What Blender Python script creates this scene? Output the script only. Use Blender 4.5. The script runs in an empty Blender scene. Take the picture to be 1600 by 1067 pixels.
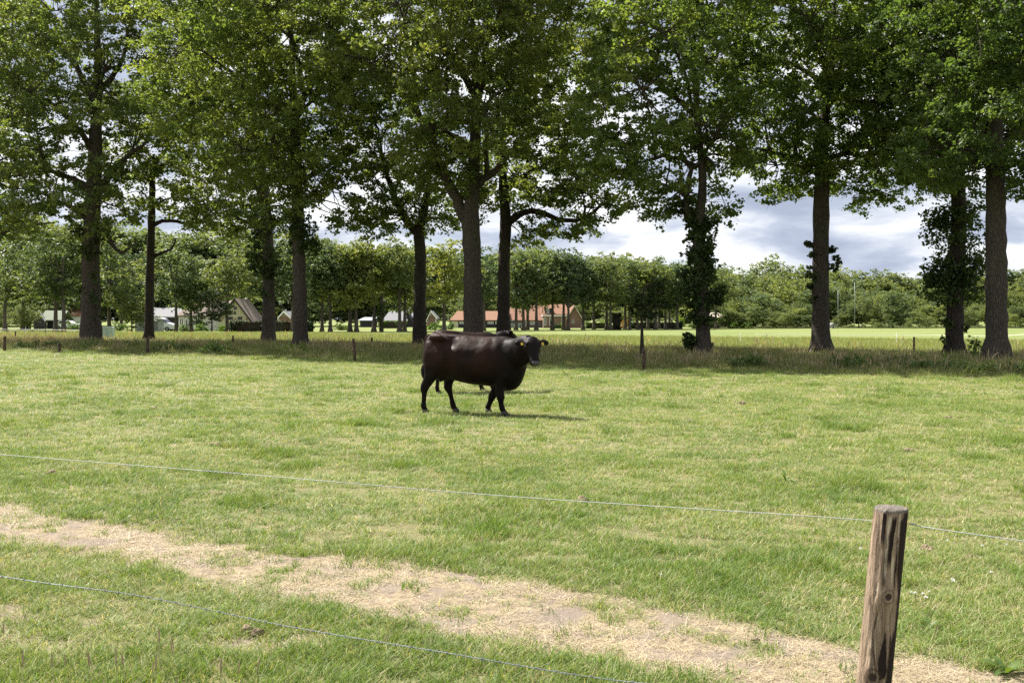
import bpy, bmesh, math
import numpy as np
from mathutils import Vector, Matrix

# ------------------------------------------------------------------ camera, sky, sun
F, HZ, H = 1556.0, 498.0, 1.61          # focal length in photo pixels, horizon row, eye height
sc = bpy.context.scene
COL = sc.collection
cam = bpy.data.cameras.new("camera"); cam.sensor_width = 36.0; cam.lens = F / 1600 * 36
cam.shift_y = -(533.5 - HZ) / 1600; cam.clip_start = 0.05; cam.clip_end = 5000
camo = bpy.data.objects.new("camera", cam); camo.location = (0, 0, H)
camo.rotation_euler = (math.radians(90), 0, 0); COL.objects.link(camo); sc.camera = camo

SUN = Vector((-0.62, 0.54, 1.0)).normalized()      # direction towards the sun
sun = bpy.data.lights.new("sun", 'SUN'); sun.energy = 4.4; sun.angle = math.radians(0.55); sun.color = (1.0, 0.95, 0.86)
suno = bpy.data.objects.new("sun", sun); suno.rotation_euler = SUN.to_track_quat('Z', 'Y').to_euler(); COL.objects.link(suno)

world = bpy.data.worlds.new("World"); sc.world = world; world.use_nodes = True
wn, wl = world.node_tree.nodes, world.node_tree.links
wn.clear()
def W(t, **k):
    n = wn.new(t)
    for a, b in k.items():
        setattr(n, a, b)
    return n
w_out = W('ShaderNodeOutputWorld'); w_bg = W('ShaderNodeBackground'); w_bg.inputs[1].default_value = 0.10
w_sky = W('ShaderNodeTexSky', sky_type='NISHITA'); w_sky.sun_disc = False
w_sky.sun_elevation = math.asin(SUN.z); w_sky.sun_rotation = math.atan2(SUN.x, SUN.y)
w_tc = W('ShaderNodeTexCoord'); w_sep = W('ShaderNodeSeparateXYZ'); wl.new(w_tc.outputs['Generated'], w_sep.inputs[0])
w_add = W('ShaderNodeMath', operation='MAXIMUM'); wl.new(w_sep.outputs[2], w_add.inputs[0]); w_add.inputs[1].default_value = 0.0
w_add2 = W('ShaderNodeMath', operation='ADD'); wl.new(w_add.outputs[0], w_add2.inputs[0]); w_add2.inputs[1].default_value = 0.26
w_dx = W('ShaderNodeMath', operation='DIVIDE'); wl.new(w_sep.outputs[0], w_dx.inputs[0]); wl.new(w_add2.outputs[0], w_dx.inputs[1])
w_dy = W('ShaderNodeMath', operation='DIVIDE'); wl.new(w_sep.outputs[1], w_dy.inputs[0]); wl.new(w_add2.outputs[0], w_dy.inputs[1])
w_cmb = W('ShaderNodeCombineXYZ'); wl.new(w_dx.outputs[0], w_cmb.inputs[0]); wl.new(w_dy.outputs[0], w_cmb.inputs[1])
def w_noise(scale, detail, off, rough=0.55, dist=0.0):
    m = W('ShaderNodeMapping'); m.inputs['Location'].default_value = off; wl.new(w_cmb.outputs[0], m.inputs[0])
    n = W('ShaderNodeTexNoise'); n.inputs['Scale'].default_value = scale; n.inputs['Detail'].default_value = detail
    n.inputs['Roughness'].default_value = rough; n.inputs['Distortion'].default_value = dist; wl.new(m.outputs[0], n.inputs['Vector'])
    return n
def w_ramp(src, stops):
    r = W('ShaderNodeValToRGB'); wl.new(src, r.inputs[0]); e = r.color_ramp.elements
    while len(e) < len(stops): e.new(0.5)
    for el, (p, c) in zip(e, stops):
        el.position = p; el.color = c if len(c) == 4 else (*c, 1)
    return r
n_shade = w_noise(2.6, 10, (9.4, 0.7, 0.0), 0.52, 0.2)      # lit tops against grey bases
n_cover = w_noise(0.9, 7, (11.3, 6.1, 2.0), 0.5)
r_shade = w_ramp(n_shade.outputs['Fac'], [(0.34, (1.60, 1.82, 2.34)), (0.44, (2.12, 2.36, 2.85)), (0.51, (3.1, 3.24, 3.5)), (0.60, (4.1, 4.14, 4.2))])
r_cover = w_ramp(n_cover.outputs['Fac'], [(0.24, (0, 0, 0)), (0.38, (1, 1, 1))])
w_mix = W('ShaderNodeMix', data_type='RGBA'); wl.new(r_cover.outputs[0], w_mix.inputs[0])
w_dim = W('ShaderNodeMix', data_type='RGBA', blend_type='MULTIPLY'); w_dim.inputs[0].default_value = 1.0; w_dim.inputs[7].default_value = (0.55, 0.55, 0.55, 1)
wl.new(w_sky.outputs[0], w_dim.inputs[6]); wl.new(w_dim.outputs[2], w_mix.inputs[6]); wl.new(r_shade.outputs[0], w_mix.inputs[7])
wl.new(w_mix.outputs[2], w_bg.inputs[0]); wl.new(w_bg.outputs[0], w_out.inputs[0])

sc.view_settings.view_transform = 'Standard'; sc.view_settings.look = 'None'
sc.view_settings.gamma = 1.0; sc.view_settings.exposure = 1.55
sc.render.engine = 'CYCLES'
sc.cycles.use_denoising = False
sc.cycles.max_bounces = 8; sc.cycles.diffuse_bounces = 3; sc.cycles.transmission_bounces = 5; sc.cycles.glossy_bounces = 2
sc.cycles.sample_clamp_indirect = 6.0
sc.cycles.caustics_reflective = False; sc.cycles.caustics_refractive = False

# ------------------------------------------------------------------ helpers
rng = np.random.default_rng(11)
def gx(x, d): return (x - 800.0) / F * d
def P(x, y, d): return np.array([gx(x, d), d, H + (HZ - y) / F * d])
def depth(y): return H * F / (y - HZ)
EU, NV = np.array([0.8514, -0.5245]), np.array([0.5245, 0.8514])   # along / across the fence lines
def uv(x, y): return x * EU[0] + y * EU[1], x * NV[0] + y * NV[1]
def xy(u, v): return u * EU[0] + v * NV[0], u * EU[1] + v * NV[1]

def hash2(i, j, s):
    h = (i.astype(np.int64) * 374761393 + j.astype(np.int64) * 668265263 + s * 982451653) & 0x7fffffff
    h = ((h ^ (h >> 13)) * 1274126177) & 0x7fffffff
    return ((h ^ (h >> 16)) & 0xffff) / 65535.0
def vnoise(x, y, s=0):
    x = np.asarray(x, float); y = np.asarray(y, float)
    i, j = np.floor(x), np.floor(y); fx, fy = x - i, y - j
    fx = fx * fx * (3 - 2 * fx); fy = fy * fy * (3 - 2 * fy)
    a, b = hash2(i, j, s), hash2(i + 1, j, s); c, d = hash2(i, j + 1, s), hash2(i + 1, j + 1, s)
    return (a * (1 - fx) + b * fx) * (1 - fy) + (c * (1 - fx) + d * fx) * fy
def fbm(x, y, s=0, o=4):
    t = 0; a = 0.5; w = 0
    for k in range(o):
        t = t + a * vnoise(x * 2 ** k, y * 2 ** k, s + k * 17); w += a; a *= 0.5
    return t / w
def sstep(a, b, x):
    t = np.clip((x - a) / (b - a), 0, 1); return t * t * (3 - 2 * t)
def gz(x, y):
    return 0.05 * (fbm(x / 2.2, y / 2.2, 5) - 0.5) + 0.025 * (vnoise(x / 0.45, y / 0.45, 9) - 0.5)
def nrm(a): return a / (np.linalg.norm(a, axis=-1, keepdims=True) + 1e-9)

def mesh(name, V, Q=None, T=None, mats=(), smooth=False, fattr=None, fmat=None, pattr=None):
    V = np.asarray(V, np.float32).reshape(-1, 3)
    Q = np.zeros((0, 4), np.int32) if Q is None else np.asarray(Q, np.int32).reshape(-1, 4)
    T = np.zeros((0, 3), np.int32) if T is None else np.asarray(T, np.int32).reshape(-1, 3)
    me = bpy.data.meshes.new(name)
    me.vertices.add(len(V)); me.vertices.foreach_set('co', V.ravel())
    nl = Q.size + T.size
    if nl:
        me.loops.add(nl); me.loops.foreach_set('vertex_index', np.concatenate([Q.ravel(), T.ravel()]))
        me.polygons.add(len(Q) + len(T))
        st = np.concatenate([np.arange(len(Q)) * 4, Q.size + np.arange(len(T)) * 3]).astype(np.int32)
        me.polygons.foreach_set('loop_start', st)
        me.polygons.foreach_set('use_smooth', np.full(len(Q) + len(T), smooth, bool))
    for m in mats: me.materials.append(m)
    if fmat is not None: me.polygons.foreach_set('material_index', np.asarray(fmat, np.int32))
    me.update(calc_edges=True)
    for k, a in (fattr or {}).items():
        at = me.attributes.new(k, 'FLOAT', 'FACE'); at.data.foreach_set('value', np.asarray(a, np.float32))
    for k, a in (pattr or {}).items():
        at = me.attributes.new(k, 'FLOAT', 'POINT'); at.data.foreach_set('value', np.asarray(a, np.float32))
    return me
class MB:
    """collects quads and triangles"""
    def __init__(s): s.V = []; s.Q = []; s.T = []; s.n = 0; s.fq = []; s.ft = []
    def add(s, V, Q=None, T=None, m=0):
        V = np.asarray(V, float).reshape(-1, 3); s.V.append(V)
        if Q is not None:
            Q = np.asarray(Q, int).reshape(-1, 4); s.Q.append(Q + s.n); s.fq += [m] * len(Q)
        if T is not None:
            T = np.asarray(T, int).reshape(-1, 3); s.T.append(T + s.n); s.ft += [m] * len(T)
        s.n += len(V); return s
    def box(s, a, b, m=0):
        x0, y0, z0 = a; x1, y1, z1 = b
        V = [(x0, y0, z0), (x1, y0, z0), (x1, y1, z0), (x0, y1, z0), (x0, y0, z1), (x1, y0, z1), (x1, y1, z1), (x0, y1, z1)]
        return s.add(V, [(0, 3, 2, 1), (4, 5, 6, 7), (0, 1, 5, 4), (1, 2, 6, 5), (2, 3, 7, 6), (3, 0, 4, 7)], m=m)
    def prism(s, poly, axis, a, b, m=0):
        """extrude a polygon of 2-D points along axis x or y from a to b"""
        n = len(poly); V = []
        for t in (a, b):
            for p in poly: V.append((t, p[0], p[1]) if axis == 'x' else (p[0], t, p[1]))
        Q = [(i, (i + 1) % n, n + (i + 1) % n, n + i) for i in range(n)]
        T = [(0, i + 1, i) for i in range(1, n - 1)] + [(n, n + i, n + i + 1) for i in range(1, n - 1)]
        return s.add(V, Q, T, m)
    def tube(s, pts, rad, k=8, cap=True, wob=0.0, seed=0):
        V, Q, T = tube(pts, rad, k, cap, wob, seed); return s.add(V, Q, T)
    def mesh(s, name, mats, smooth=False, **kw):
        V = np.concatenate(s.V) if s.V else np.zeros((0, 3))
        Q = np.concatenate(s.Q) if s.Q else None; T = np.concatenate(s.T) if s.T else None
        mats = mats if isinstance(mats, (list, tuple)) else [mats]
        return mesh(name, V, Q, T, mats, smooth, fmat=(s.fq + s.ft) if len(mats) > 1 else None, **kw)
    def obj(s, name, mats, parent=None, smooth=False, **kw): return put(name, s.mesh(name, mats, smooth, **kw), parent)
def tube(pts, rad, k=8, cap=True, wob=0.0, seed=0):
    pts = np.asarray(pts, float); n = len(pts); rad = np.broadcast_to(np.asarray(rad, float), (n,))
    tan = nrm(np.gradient(pts, axis=0)); up = np.array([0., 0, 1]) if abs(tan[0][2]) < 0.9 else np.array([1., 0, 0])
    A = nrm(np.cross(tan, up)); bad = np.linalg.norm(np.cross(tan, up), axis=1) < 0.1
    if bad.any(): A[bad] = nrm(np.cross(tan[bad], [0., 1, 0.01]))
    for i in range(1, n):            # keep the frame from flipping
        a = A[i - 1] - tan[i] * (A[i - 1] @ tan[i]); A[i] = a / (np.linalg.norm(a) + 1e-9)
    B = np.cross(tan, A); th = np.arange(k) / k * 2 * math.pi
    r = rad[:, None] * np.ones(k)
    if wob: r = r * (1 + wob * (np.random.default_rng(seed).random((n, k)) - 0.5))
    V = pts[:, None] + r[..., None] * (np.cos(th)[None, :, None] * A[:, None] + np.sin(th)[None, :, None] * B[:, None])
    V = V.reshape(-1, 3); i = np.arange(n - 1)[:, None] * k; j = np.arange(k)[None]; j2 = (j + 1) % k
    Q = np.stack([i + j, i + j2, i + k + j2, i + k + j], -1).reshape(-1, 4); T = []
    if cap:
        V = np.concatenate([V, pts[:1], pts[-1:]]); c0, c1 = n * k, n * k + 1
        T = [(c0, (q + 1) % k, q) for q in range(k)] + [(c1, (n - 1) * k + q, (n - 1) * k + (q + 1) % k) for q in range(k)]
    return V, Q, T or None
def smooth_path(pts, n):
    """Catmull-Rom through the points, n samples"""
    p = np.asarray(pts, float); p = np.vstack([2 * p[0] - p[1], p, 2 * p[-1] - p[-2]]); m = len(p) - 3
    out = []
    for t in np.linspace(0, m - 1e-6, n):
        i = int(t); f = t - i; a, b, c, d = p[i:i + 4]
        out.append(0.5 * (2 * b + (c - a) * f + (2 * a - 5 * b + 4 * c - d) * f * f + (3 * b - a - 3 * c + d) * f ** 3))
    return np.array(out)
def put(name, me, parent=None, loc=None):
    o = bpy.data.objects.new(name, me); COL.objects.link(o)
    if parent is not None: o.parent = parent
    if loc is not None: o.location = loc
    return o
def tag(o, label=None, cat=None, group=None, kind=None):
    for k, v in (('label', label), ('category', cat), ('group', group), ('kind', kind)):
        if v: o[k] = v
    return o
def thing(name, label, cat, loc=(0, 0, 0), rz=0.0, group=None):
    o = bpy.data.objects.new(name, None); COL.objects.link(o); o.location = loc; o.rotation_euler = (0, 0, rz)
    o.empty_display_size = 0.2
    return tag(o, label, cat, group)

# ------------------------------------------------------------------ materials
class NT:
    def __init__(s, name):
        s.m = bpy.data.materials.new(name); s.m.use_nodes = True; s.t = s.m.node_tree; s.n = s.t.nodes; s.n.clear()
        s.out = s.n.new('ShaderNodeOutputMaterial')
    def new(s, t, ins=None, **k):
        n = s.n.new(t)
        for a, b in k.items(): setattr(n, a, b)
        for a, b in (ins or {}).items():
            if isinstance(b, bpy.types.NodeSocket): s.t.links.new(b, n.inputs[a])
            else: n.inputs[a].default_value = b
        return n
    def link(s, a, b): s.t.links.new(a, b)
    def coord(s, kind='Object', scale=(1, 1, 1)):
        c = s.new('ShaderNodeTexCoord'); m = s.new('ShaderNodeMapping', {'Scale': scale, 'Vector': c.outputs[kind]}); return m.outputs[0]
    def pos(s, scale=(1, 1, 1)):
        c = s.new('ShaderNodeNewGeometry'); m = s.new('ShaderNodeMapping', {'Scale': scale, 'Vector': c.outputs['Position']}); return m.outputs[0]
    def noise(s, vec, scale, detail=4, rough=0.55, dist=0.0):
        return s.new('ShaderNodeTexNoise', {'Vector': vec, 'Scale': scale, 'Detail': detail, 'Roughness': rough, 'Distortion': dist}).outputs['Fac']
    def ramp(s, src, stops, interp='LINEAR'):
        r = s.new('ShaderNodeValToRGB', {'Fac': src}); r.color_ramp.interpolation = interp; e = r.color_ramp.elements
        while len(e) < len(stops): e.new(0.5)
        for el, (p, c) in zip(e, stops):
            el.position = p; el.color = (c, c, c, 1) if isinstance(c, (int, float)) else (*c, 1)
        return r.outputs[0]
    def mix(s, f, a, b, mode='MIX'):
        n = s.n.new('ShaderNodeMix'); n.data_type = 'RGBA'; n.blend_type = mode
        for i, v in ((0, f), (6, a), (7, b)):
            if isinstance(v, bpy.types.NodeSocket): s.t.links.new(v, n.inputs[i])
            else: n.inputs[i].default_value = v if i == 0 else (*v, 1)
        return n.outputs[2]
    def math(s, op, a, b=0.0):
        n = s.new('ShaderNodeMath', operation=op)
        for i, v in ((0, a), (1, b)):
            if isinstance(v, bpy.types.NodeSocket): s.t.links.new(v, n.inputs[i])
            else: n.inputs[i].default_value = v
        return n.outputs[0]
    def attr(s, name, out='Fac'):
        return s.new('ShaderNodeAttribute', attribute_name=name).outputs[out]
    def bump(s, h, strength=0.5, dist=0.02):
        return s.new('ShaderNodeBump', {'Height': h, 'Strength': strength, 'Distance': dist}).outputs[0]
    def bsdf(s, color, rough=0.8, spec=0.3, normal=None, metal=0.0, **k):
        ins = {'Base Color': color if isinstance(color, bpy.types.NodeSocket) else (*color, 1), 'Roughness': rough, 'Specular IOR Level': spec, 'Metallic': metal}
        if normal is not None: ins['Normal'] = normal
        ins.update(k)
        return s.new('ShaderNodeBsdfPrincipled', ins).outputs[0]
    def done(s, sh): s.link(sh, s.out.inputs[0]); return s.m

def leaf_mat(name, dark, mid, light, trans=0.42, tcol=(1.5, 1.45, 0.5), rough=0.5, spec=0.35, vary=False):
    t = NT(name); v = t.attr('v'); col = t.ramp(v, [(0.0, dark), (0.5, mid), (1.0, light)])
    oi = t.new('ShaderNodeObjectInfo'); col = t.mix(1.0, col, oi.outputs['Color'], 'MULTIPLY')
    if vary: col = t.mix(1.0, col, t.ramp(oi.outputs['Random'], [(0.0, (0.72, 0.80, 0.85)), (0.35, (1.0, 1.0, 0.95)), (0.7, (1.15, 1.12, 0.95)), (1.0, (1.35, 1.25, 0.9))]), 'MULTIPLY')
    tc = t.mix(1.0, col, tcol, 'MULTIPLY')
    a = t.bsdf(col, rough, spec); b = t.new('ShaderNodeBsdfTranslucent', {'Color': tc}).outputs[0]
    return t.done(t.new('ShaderNodeMixShader', {0: trans, 1: a, 2: b}).outputs[0])
M_leaf = leaf_mat('oak_leaves', (0.066, 0.103, 0.036), (0.112, 0.154, 0.050), (0.200, 0.222, 0.072), trans=0.5, tcol=(1.7, 1.65, 0.72))
M_leaf_dark = leaf_mat('ivy_leaves', (0.034, 0.060, 0.020), (0.058, 0.092, 0.028), (0.10, 0.14, 0.040), trans=0.4)
M_leaf_far = leaf_mat('far_leaves', (0.072, 0.106, 0.050), (0.108, 0.142, 0.064), (0.170, 0.192, 0.082), trans=0.46, tcol=(1.45, 1.4, 0.75), vary=True)
M_hedge = leaf_mat('hedge_leaves', (0.016, 0.036, 0.012), (0.028, 0.058, 0.016), (0.055, 0.10, 0.025), trans=0.2)
M_shrub = leaf_mat('shrub_leaves', (0.045, 0.09, 0.02), (0.08, 0.14, 0.03), (0.15, 0.2, 0.05), trans=0.4)
M_bramble = leaf_mat('bramble_leaves', (0.055, 0.095, 0.028), (0.09, 0.145, 0.042), (0.15, 0.20, 0.065), trans=0.35)

def bark_mat(name, c0, c1, scale=1.0):
    t = NT(name); p = t.coord('Object', (9 * scale, 9 * scale, 1.6 * scale)); n1 = t.noise(p, 2.2, 6, 0.65, 0.4)
    vo = t.new('ShaderNodeTexVoronoi', {'Vector': p, 'Scale': 2.6, 'Randomness': 1.0}, feature='DISTANCE_TO_EDGE').outputs[0]
    cr = t.ramp(vo, [(0.0, 0.0), (0.22, 1.0)]); big = t.noise(t.coord('Object', (0.7, 0.7, 0.5)), 1.3, 3)
    col = t.mix(n1, c0, c1); col = t.mix(t.math('MULTIPLY', t.math('SUBTRACT', 1.0, cr), 0.6), col, tuple(0.35 * c for c in c0))
    col = t.mix(t.ramp(big, [(0.5, 0.0), (0.72, 0.45)]), col, (0.09, 0.10, 0.055))
    h = t.math('ADD', t.math('MULTIPLY', cr, 0.7), t.math('MULTIPLY', n1, 0.6))
    return t.done(t.bsdf(col, 0.92, 0.15, t.bump(h, 0.9, 0.04)))
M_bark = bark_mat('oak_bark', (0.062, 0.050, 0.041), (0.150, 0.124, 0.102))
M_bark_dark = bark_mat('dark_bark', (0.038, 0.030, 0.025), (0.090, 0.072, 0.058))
M_bark_far = bark_mat('far_bark', (0.085, 0.072, 0.06), (0.20, 0.17, 0.14), 0.5)

def blade_mat(name, g0, g1, dry, dryness=0.35, trans=0.35, patch=0.35):
    """grass blades: per-blade shade, broad patches of greener and drier growth by place"""
    t = NT(name); v = t.attr('v'); oi = t.new('ShaderNodeObjectInfo').outputs['Random']
    p1 = t.noise(t.pos(), 0.55, 4, 0.6); p2 = t.noise(t.pos(), 2.6, 3, 0.6)
    g = t.mix(t.ramp(p1, [(0.35, 0.0), (0.65, 1.0)]), g0, g1)
    g = t.mix(t.math('MULTIPLY', oi, 0.30), g, tuple(1.45 * c for c in g1))
    k = t.math('ADD', v, t.math('MULTIPLY', t.math('SUBTRACT', p2, 0.5), patch * 2.2))
    k = t.math('ADD', k, t.math('MULTIPLY', t.math('SUBTRACT', p1, 0.5), patch))
    f = t.ramp(k, [(max(0.0, 1 - dryness - 0.12), 0.0), (min(1.0, 1 - dryness + 0.12), 1.0)])
    col = t.mix(f, g, dry)
    col = t.mix(t.math('MULTIPLY', t.math('FRACT', t.math('MULTIPLY', v, 37.0)), 0.35), col, tuple(0.5 * c for c in g0))
    a = t.bsdf(col, 0.55, 0.3); b = t.new('ShaderNodeBsdfTranslucent', {'Color': t.mix(1.0, col, (1.25, 1.25, 0.6), 'MULTIPLY')}).outputs[0]
    return t.done(t.new('ShaderNodeMixShader', {0: trans, 1: a, 2: b}).outputs[0])
M_grass = blade_mat('pasture_grass', (0.132, 0.216, 0.046), (0.212, 0.286, 0.078), (0.55, 0.48, 0.28), 0.25)
M_lush = blade_mat('lush_grass', (0.115, 0.200, 0.036), (0.185, 0.265, 0.056), (0.48, 0.43, 0.22), 0.16)
M_verge = blade_mat('verge_grass', (0.15, 0.20, 0.055), (0.215, 0.25, 0.083), (0.38, 0.31, 0.18), 0.2, patch=0.4)
M_seed = blade_mat('seed_heads', (0.31, 0.25, 0.15), (0.36, 0.285, 0.18), (0.42, 0.32, 0.21), 0.3, 0.3)
M_hay = blade_mat('hay_grass', (0.15, 0.20, 0.050), (0.20, 0.24, 0.065), (0.34, 0.29, 0.13), 0.3)
M_straw = blade_mat('dead_straw', (0.40, 0.32, 0.205), (0.47, 0.385, 0.255), (0.57, 0.48, 0.335), 0.4, 0.15)

def plain(name, col, rough=0.8, spec=0.3, var=0.25, scale=3.0, metal=0.0, bump=0.0, stretch=(1, 1, 1)):
    t = NT(name); n = t.noise(t.coord('Object', stretch), scale, 5, 0.6)
    c = t.mix(t.ramp(n, [(0.3, 0.0), (0.7, 1.0)]), tuple(max(0, c * (1 - var)) for c in col), tuple(c * (1 + var * 0.6) for c in col))
    return t.done(t.bsdf(c, rough, spec, t.bump(n, bump, 0.02) if bump else None, metal))
def brick_mat(name, c0, c1, mortar, scale=1.0):
    t = NT(name); b = t.new('ShaderNodeTexBrick', {'Vector': t.coord('Object'), 'Color1': (*c0, 1), 'Color2': (*c1, 1), 'Mortar': (*mortar, 1), 'Scale': 4.5 * scale})
    rot = t.new('ShaderNodeMapping', {'Rotation': (math.radians(90), 0, 0), 'Vector': t.coord('Object')}); t.link(rot.outputs[0], b.inputs['Vector'])
    return t.done(t.bsdf(b.outputs[0], 0.9, 0.2))
def tile_mat(name, c0, c1, rows=3.2):
    t = NT(name); p = t.coord('Object'); n = t.noise(p, 1.4, 6, 0.7); n2 = t.noise(p, 9.0, 3)
    w = t.new('ShaderNodeTexWave', {'Vector': p, 'Scale': rows, 'Distortion': 0.3}, bands_direction='Z').outputs['Fac']
    c = t.mix(t.math('ADD', t.math('MULTIPLY', n, 0.6), t.math('MULTIPLY', n2, 0.4)), c0, c1)
    return t.done(t.bsdf(c, 0.85, 0.25, t.bump(w, 0.6, 0.04)))
M_white = plain('white_render', (0.60, 0.59, 0.55), 0.85, var=0.08)
M_cream = plain('cream_render', (0.55, 0.50, 0.36), 0.85, var=0.1)
M_frame = plain('white_paint', (0.8, 0.8, 0.78), 0.5, var=0.05)
M_dark = plain('dark_boards', (0.035, 0.034, 0.036), 0.8, var=0.3, stretch=(6, 6, 0.5))
M_greywood = plain('weathered_boards', (0.13, 0.12, 0.12), 0.85, var=0.3, stretch=(8, 8, 0.6))
M_glass = plain('window_glass', (0.02, 0.025, 0.03), 0.08, 0.6, var=0.1)
M_brick = brick_mat('brown_brick', (0.17, 0.095, 0.065), (0.24, 0.14, 0.095), (0.26, 0.23, 0.2))
M_orange = tile_mat('orange_tiles', (0.17, 0.085, 0.052), (0.26, 0.14, 0.09))
M_brownroof = tile_mat('brown_roof', (0.16, 0.125, 0.105), (0.25, 0.20, 0.17))
M_greyroof = tile_mat('grey_sheet_roof', (0.16, 0.16, 0.17), (0.25, 0.25, 0.26))
M_blueroof = tile_mat('pale_blue_roof', (0.24, 0.27, 0.31), (0.33, 0.36, 0.40))
M_greenroof = tile_mat('mossy_green_roof', (0.17, 0.20, 0.15), (0.24, 0.27, 0.20))
M_galv = plain('galvanised_sheet', (0.36, 0.38, 0.41), 0.5, 0.5, var=0.2, metal=0.3)
M_cabinet = plain('pale_green_plastic', (0.42, 0.52, 0.44), 0.55, 0.4, var=0.08)
M_vanpaint = plain('white_car_paint', (0.78, 0.79, 0.8), 0.25, 0.5, var=0.03)
M_greypaint = plain('grey_car_paint', (0.25, 0.27, 0.30), 0.25, 0.5, var=0.05)
M_rubber = plain('rubber', (0.02, 0.02, 0.02), 0.9, var=0.2)
M_lamp = plain('lamp_metal', (0.24, 0.27, 0.27), 0.5, 0.4, metal=0.4)
M_tape = plain('white_tape', (0.8, 0.8, 0.78), 0.6, var=0.05)
M_redbrown = plain('weathered_post', (0.085, 0.055, 0.042), 0.9, var=0.4, scale=6, stretch=(6, 6, 0.8), bump=0.4)
M_dung = plain('dry_dung', (0.21, 0.155, 0.105), 0.95, var=0.5, scale=25, bump=0.8)
M_petal = plain('white_petals', (0.8, 0.8, 0.76), 0.7, var=0.05)
M_wire = plain('galvanised_wire', (0.34, 0.35, 0.36), 0.55, 0.4, var=0.2, scale=30, metal=0.2)
M_barb = plain('dull_barbed_wire', (0.20, 0.22, 0.25), 0.55, 0.4, var=0.3, scale=40, metal=0.2)
M_pinkwall = plain('pale_pink_render', (0.6, 0.5, 0.47), 0.9, var=0.08)

# ------------------------------------------------------------------ ground sheets
def ground_mat():
    t = NT('far_field_soil_and_grass'); p = t.pos()
    n1 = t.noise(p, 0.06, 4, 0.6); n2 = t.noise(p, 0.9, 6, 0.7); n3 = t.noise(t.pos((0.02, 0.25, 1)), 1.0, 4, 0.6)
    c = t.mix(t.ramp(n1, [(0.35, 0), (0.65, 1)]), (0.14, 0.185, 0.062), (0.20, 0.225, 0.082))
    c = t.mix(t.ramp(n3, [(0.45, 0), (0.7, 0.8)]), c, (0.27, 0.245, 0.095)); c = t.mix(t.ramp(n2, [(0.4, 0.35), (0.65, 0)]), c, (0.08, 0.125, 0.03))
    return t.done(t.bsdf(c, 0.95, 0.1, t.bump(n2, 0.8, 0.25)))
def pasture_mat():
    t = NT('pasture_soil'); p = t.pos(); n1 = t.noise(p, 0.5, 5, 0.6); n2 = t.noise(p, 14.0, 6, 0.7); n3 = t.noise(p, 55.0, 4, 0.7)
    c = t.mix(t.ramp(n1, [(0.35, 0), (0.65, 1)]), (0.185, 0.195, 0.075), (0.255, 0.235, 0.115))
    c = t.mix(t.ramp(n2, [(0.42, 0), (0.62, 0.85)]), c, (0.30, 0.245, 0.145)); c = t.mix(t.ramp(n3, [(0.38, 0.75), (0.60, 0)]), c, (0.065, 0.075, 0.03))
    d = t.mix(t.ramp(n2, [(0.35, 0), (0.62, 1)]), (0.20, 0.16, 0.118), (0.40, 0.322, 0.205))
    d = t.mix(t.ramp(n3, [(0.38, 0.55), (0.58, 0)]), d, (0.15, 0.115, 0.085))
    soil = t.ramp(t.noise(p, 2.6, 5, 0.7), [(0.47, 0), (0.57, 0.9)]); d = t.mix(soil, d, (0.225, 0.182, 0.15))
    c = t.mix(t.attr('path'), c, d)
    return t.done(t.bsdf(c, 0.95, 0.1, t.bump(t.math('ADD', n2, t.math('MULTIPLY', n3, 0.6)), 0.9, 0.03)))
def verge_mat():
    t = NT('verge_soil'); p = t.pos(); n = t.noise(p, 1.6, 6, 0.7)
    return t.done(t.bsdf(t.mix(n, (0.05, 0.06, 0.022), (0.11, 0.09, 0.045)), 0.95, 0.1, t.bump(n, 0.8, 0.1)))
def sheet(name, us, vs, z, mat, attr=None):
    U, Vv = np.meshgrid(us, vs, indexing='ij'); X, Y = xy(U, Vv); Z = z(X, Y) if callable(z) else np.full_like(X, z)
    nu, nv = len(us), len(vs); i = np.arange(nu - 1)[:, None] * nv; j = np.arange(nv - 1)[None]
    Q = np.stack([i + j, i + nv + j, i + nv + j + 1, i + j + 1], -1).reshape(-1, 4)
    me = mesh(name, np.stack([X, Y, Z], -1), Q, None, [mat], True, pattr={k: f(X, Y).ravel() for k, f in (attr or {}).items()})
    return tag(put(name, me), kind='structure')
def path_mask(X, Y):
    """bare, straw covered strip under the near fence"""
    U, V = uv(X, Y)
    up = np.interp(U, [-14, -8, -5, -3.2, -1, 1, 4, 9], [4.92, 4.95, 5.08, 5.20, 5.04, 4.96, 4.98, 4.98])
    lo = np.interp(U, [-14, -8, -4, -1.5, 0.5, 3, 9], [4.28, 4.26, 4.22, 4.18, 4.10, 4.15, 4.2])
    w = 0.42 * (fbm(X / 0.30, Y / 0.30, 31, 4) - 0.5) + 0.16 * (fbm(X / 1.3, Y / 1.3, 37, 3) - 0.5)
    m = sstep(-0.14, 0.10, V - lo + w) * sstep(-0.14, 0.10, up - V + w)
    m = m * (1 - 0.45 * sstep(0.64, 0.74, fbm(X / 0.3, Y / 0.3, 43, 3)))
    bl = sstep(0.60, 0.70, fbm(X / 0.55, Y / 0.55, 51, 3)) * sstep(4.0, 3.4, V) * 0.7
    return np.maximum(m, bl)
gs = np.concatenate([-np.geomspace(2500, 60, 14), np.linspace(-50, 50, 6), np.geomspace(60, 2500, 14)])
tag(sheet('ground', gs, gs, -0.10, ground_mat()), kind='structure')
us = np.concatenate([np.linspace(-95, -14, 60), np.arange(-13.9, 8.0, 0.065), np.linspace(8.2, 60, 42)])
vs = np.concatenate([np.linspace(-12, 1.6, 12), np.arange(1.7, 8.5, 0.06), np.linspace(8.7, 29.6, 60)])
sheet('pasture', us, vs, gz, pasture_mat(), {'path': path_mask})
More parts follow.
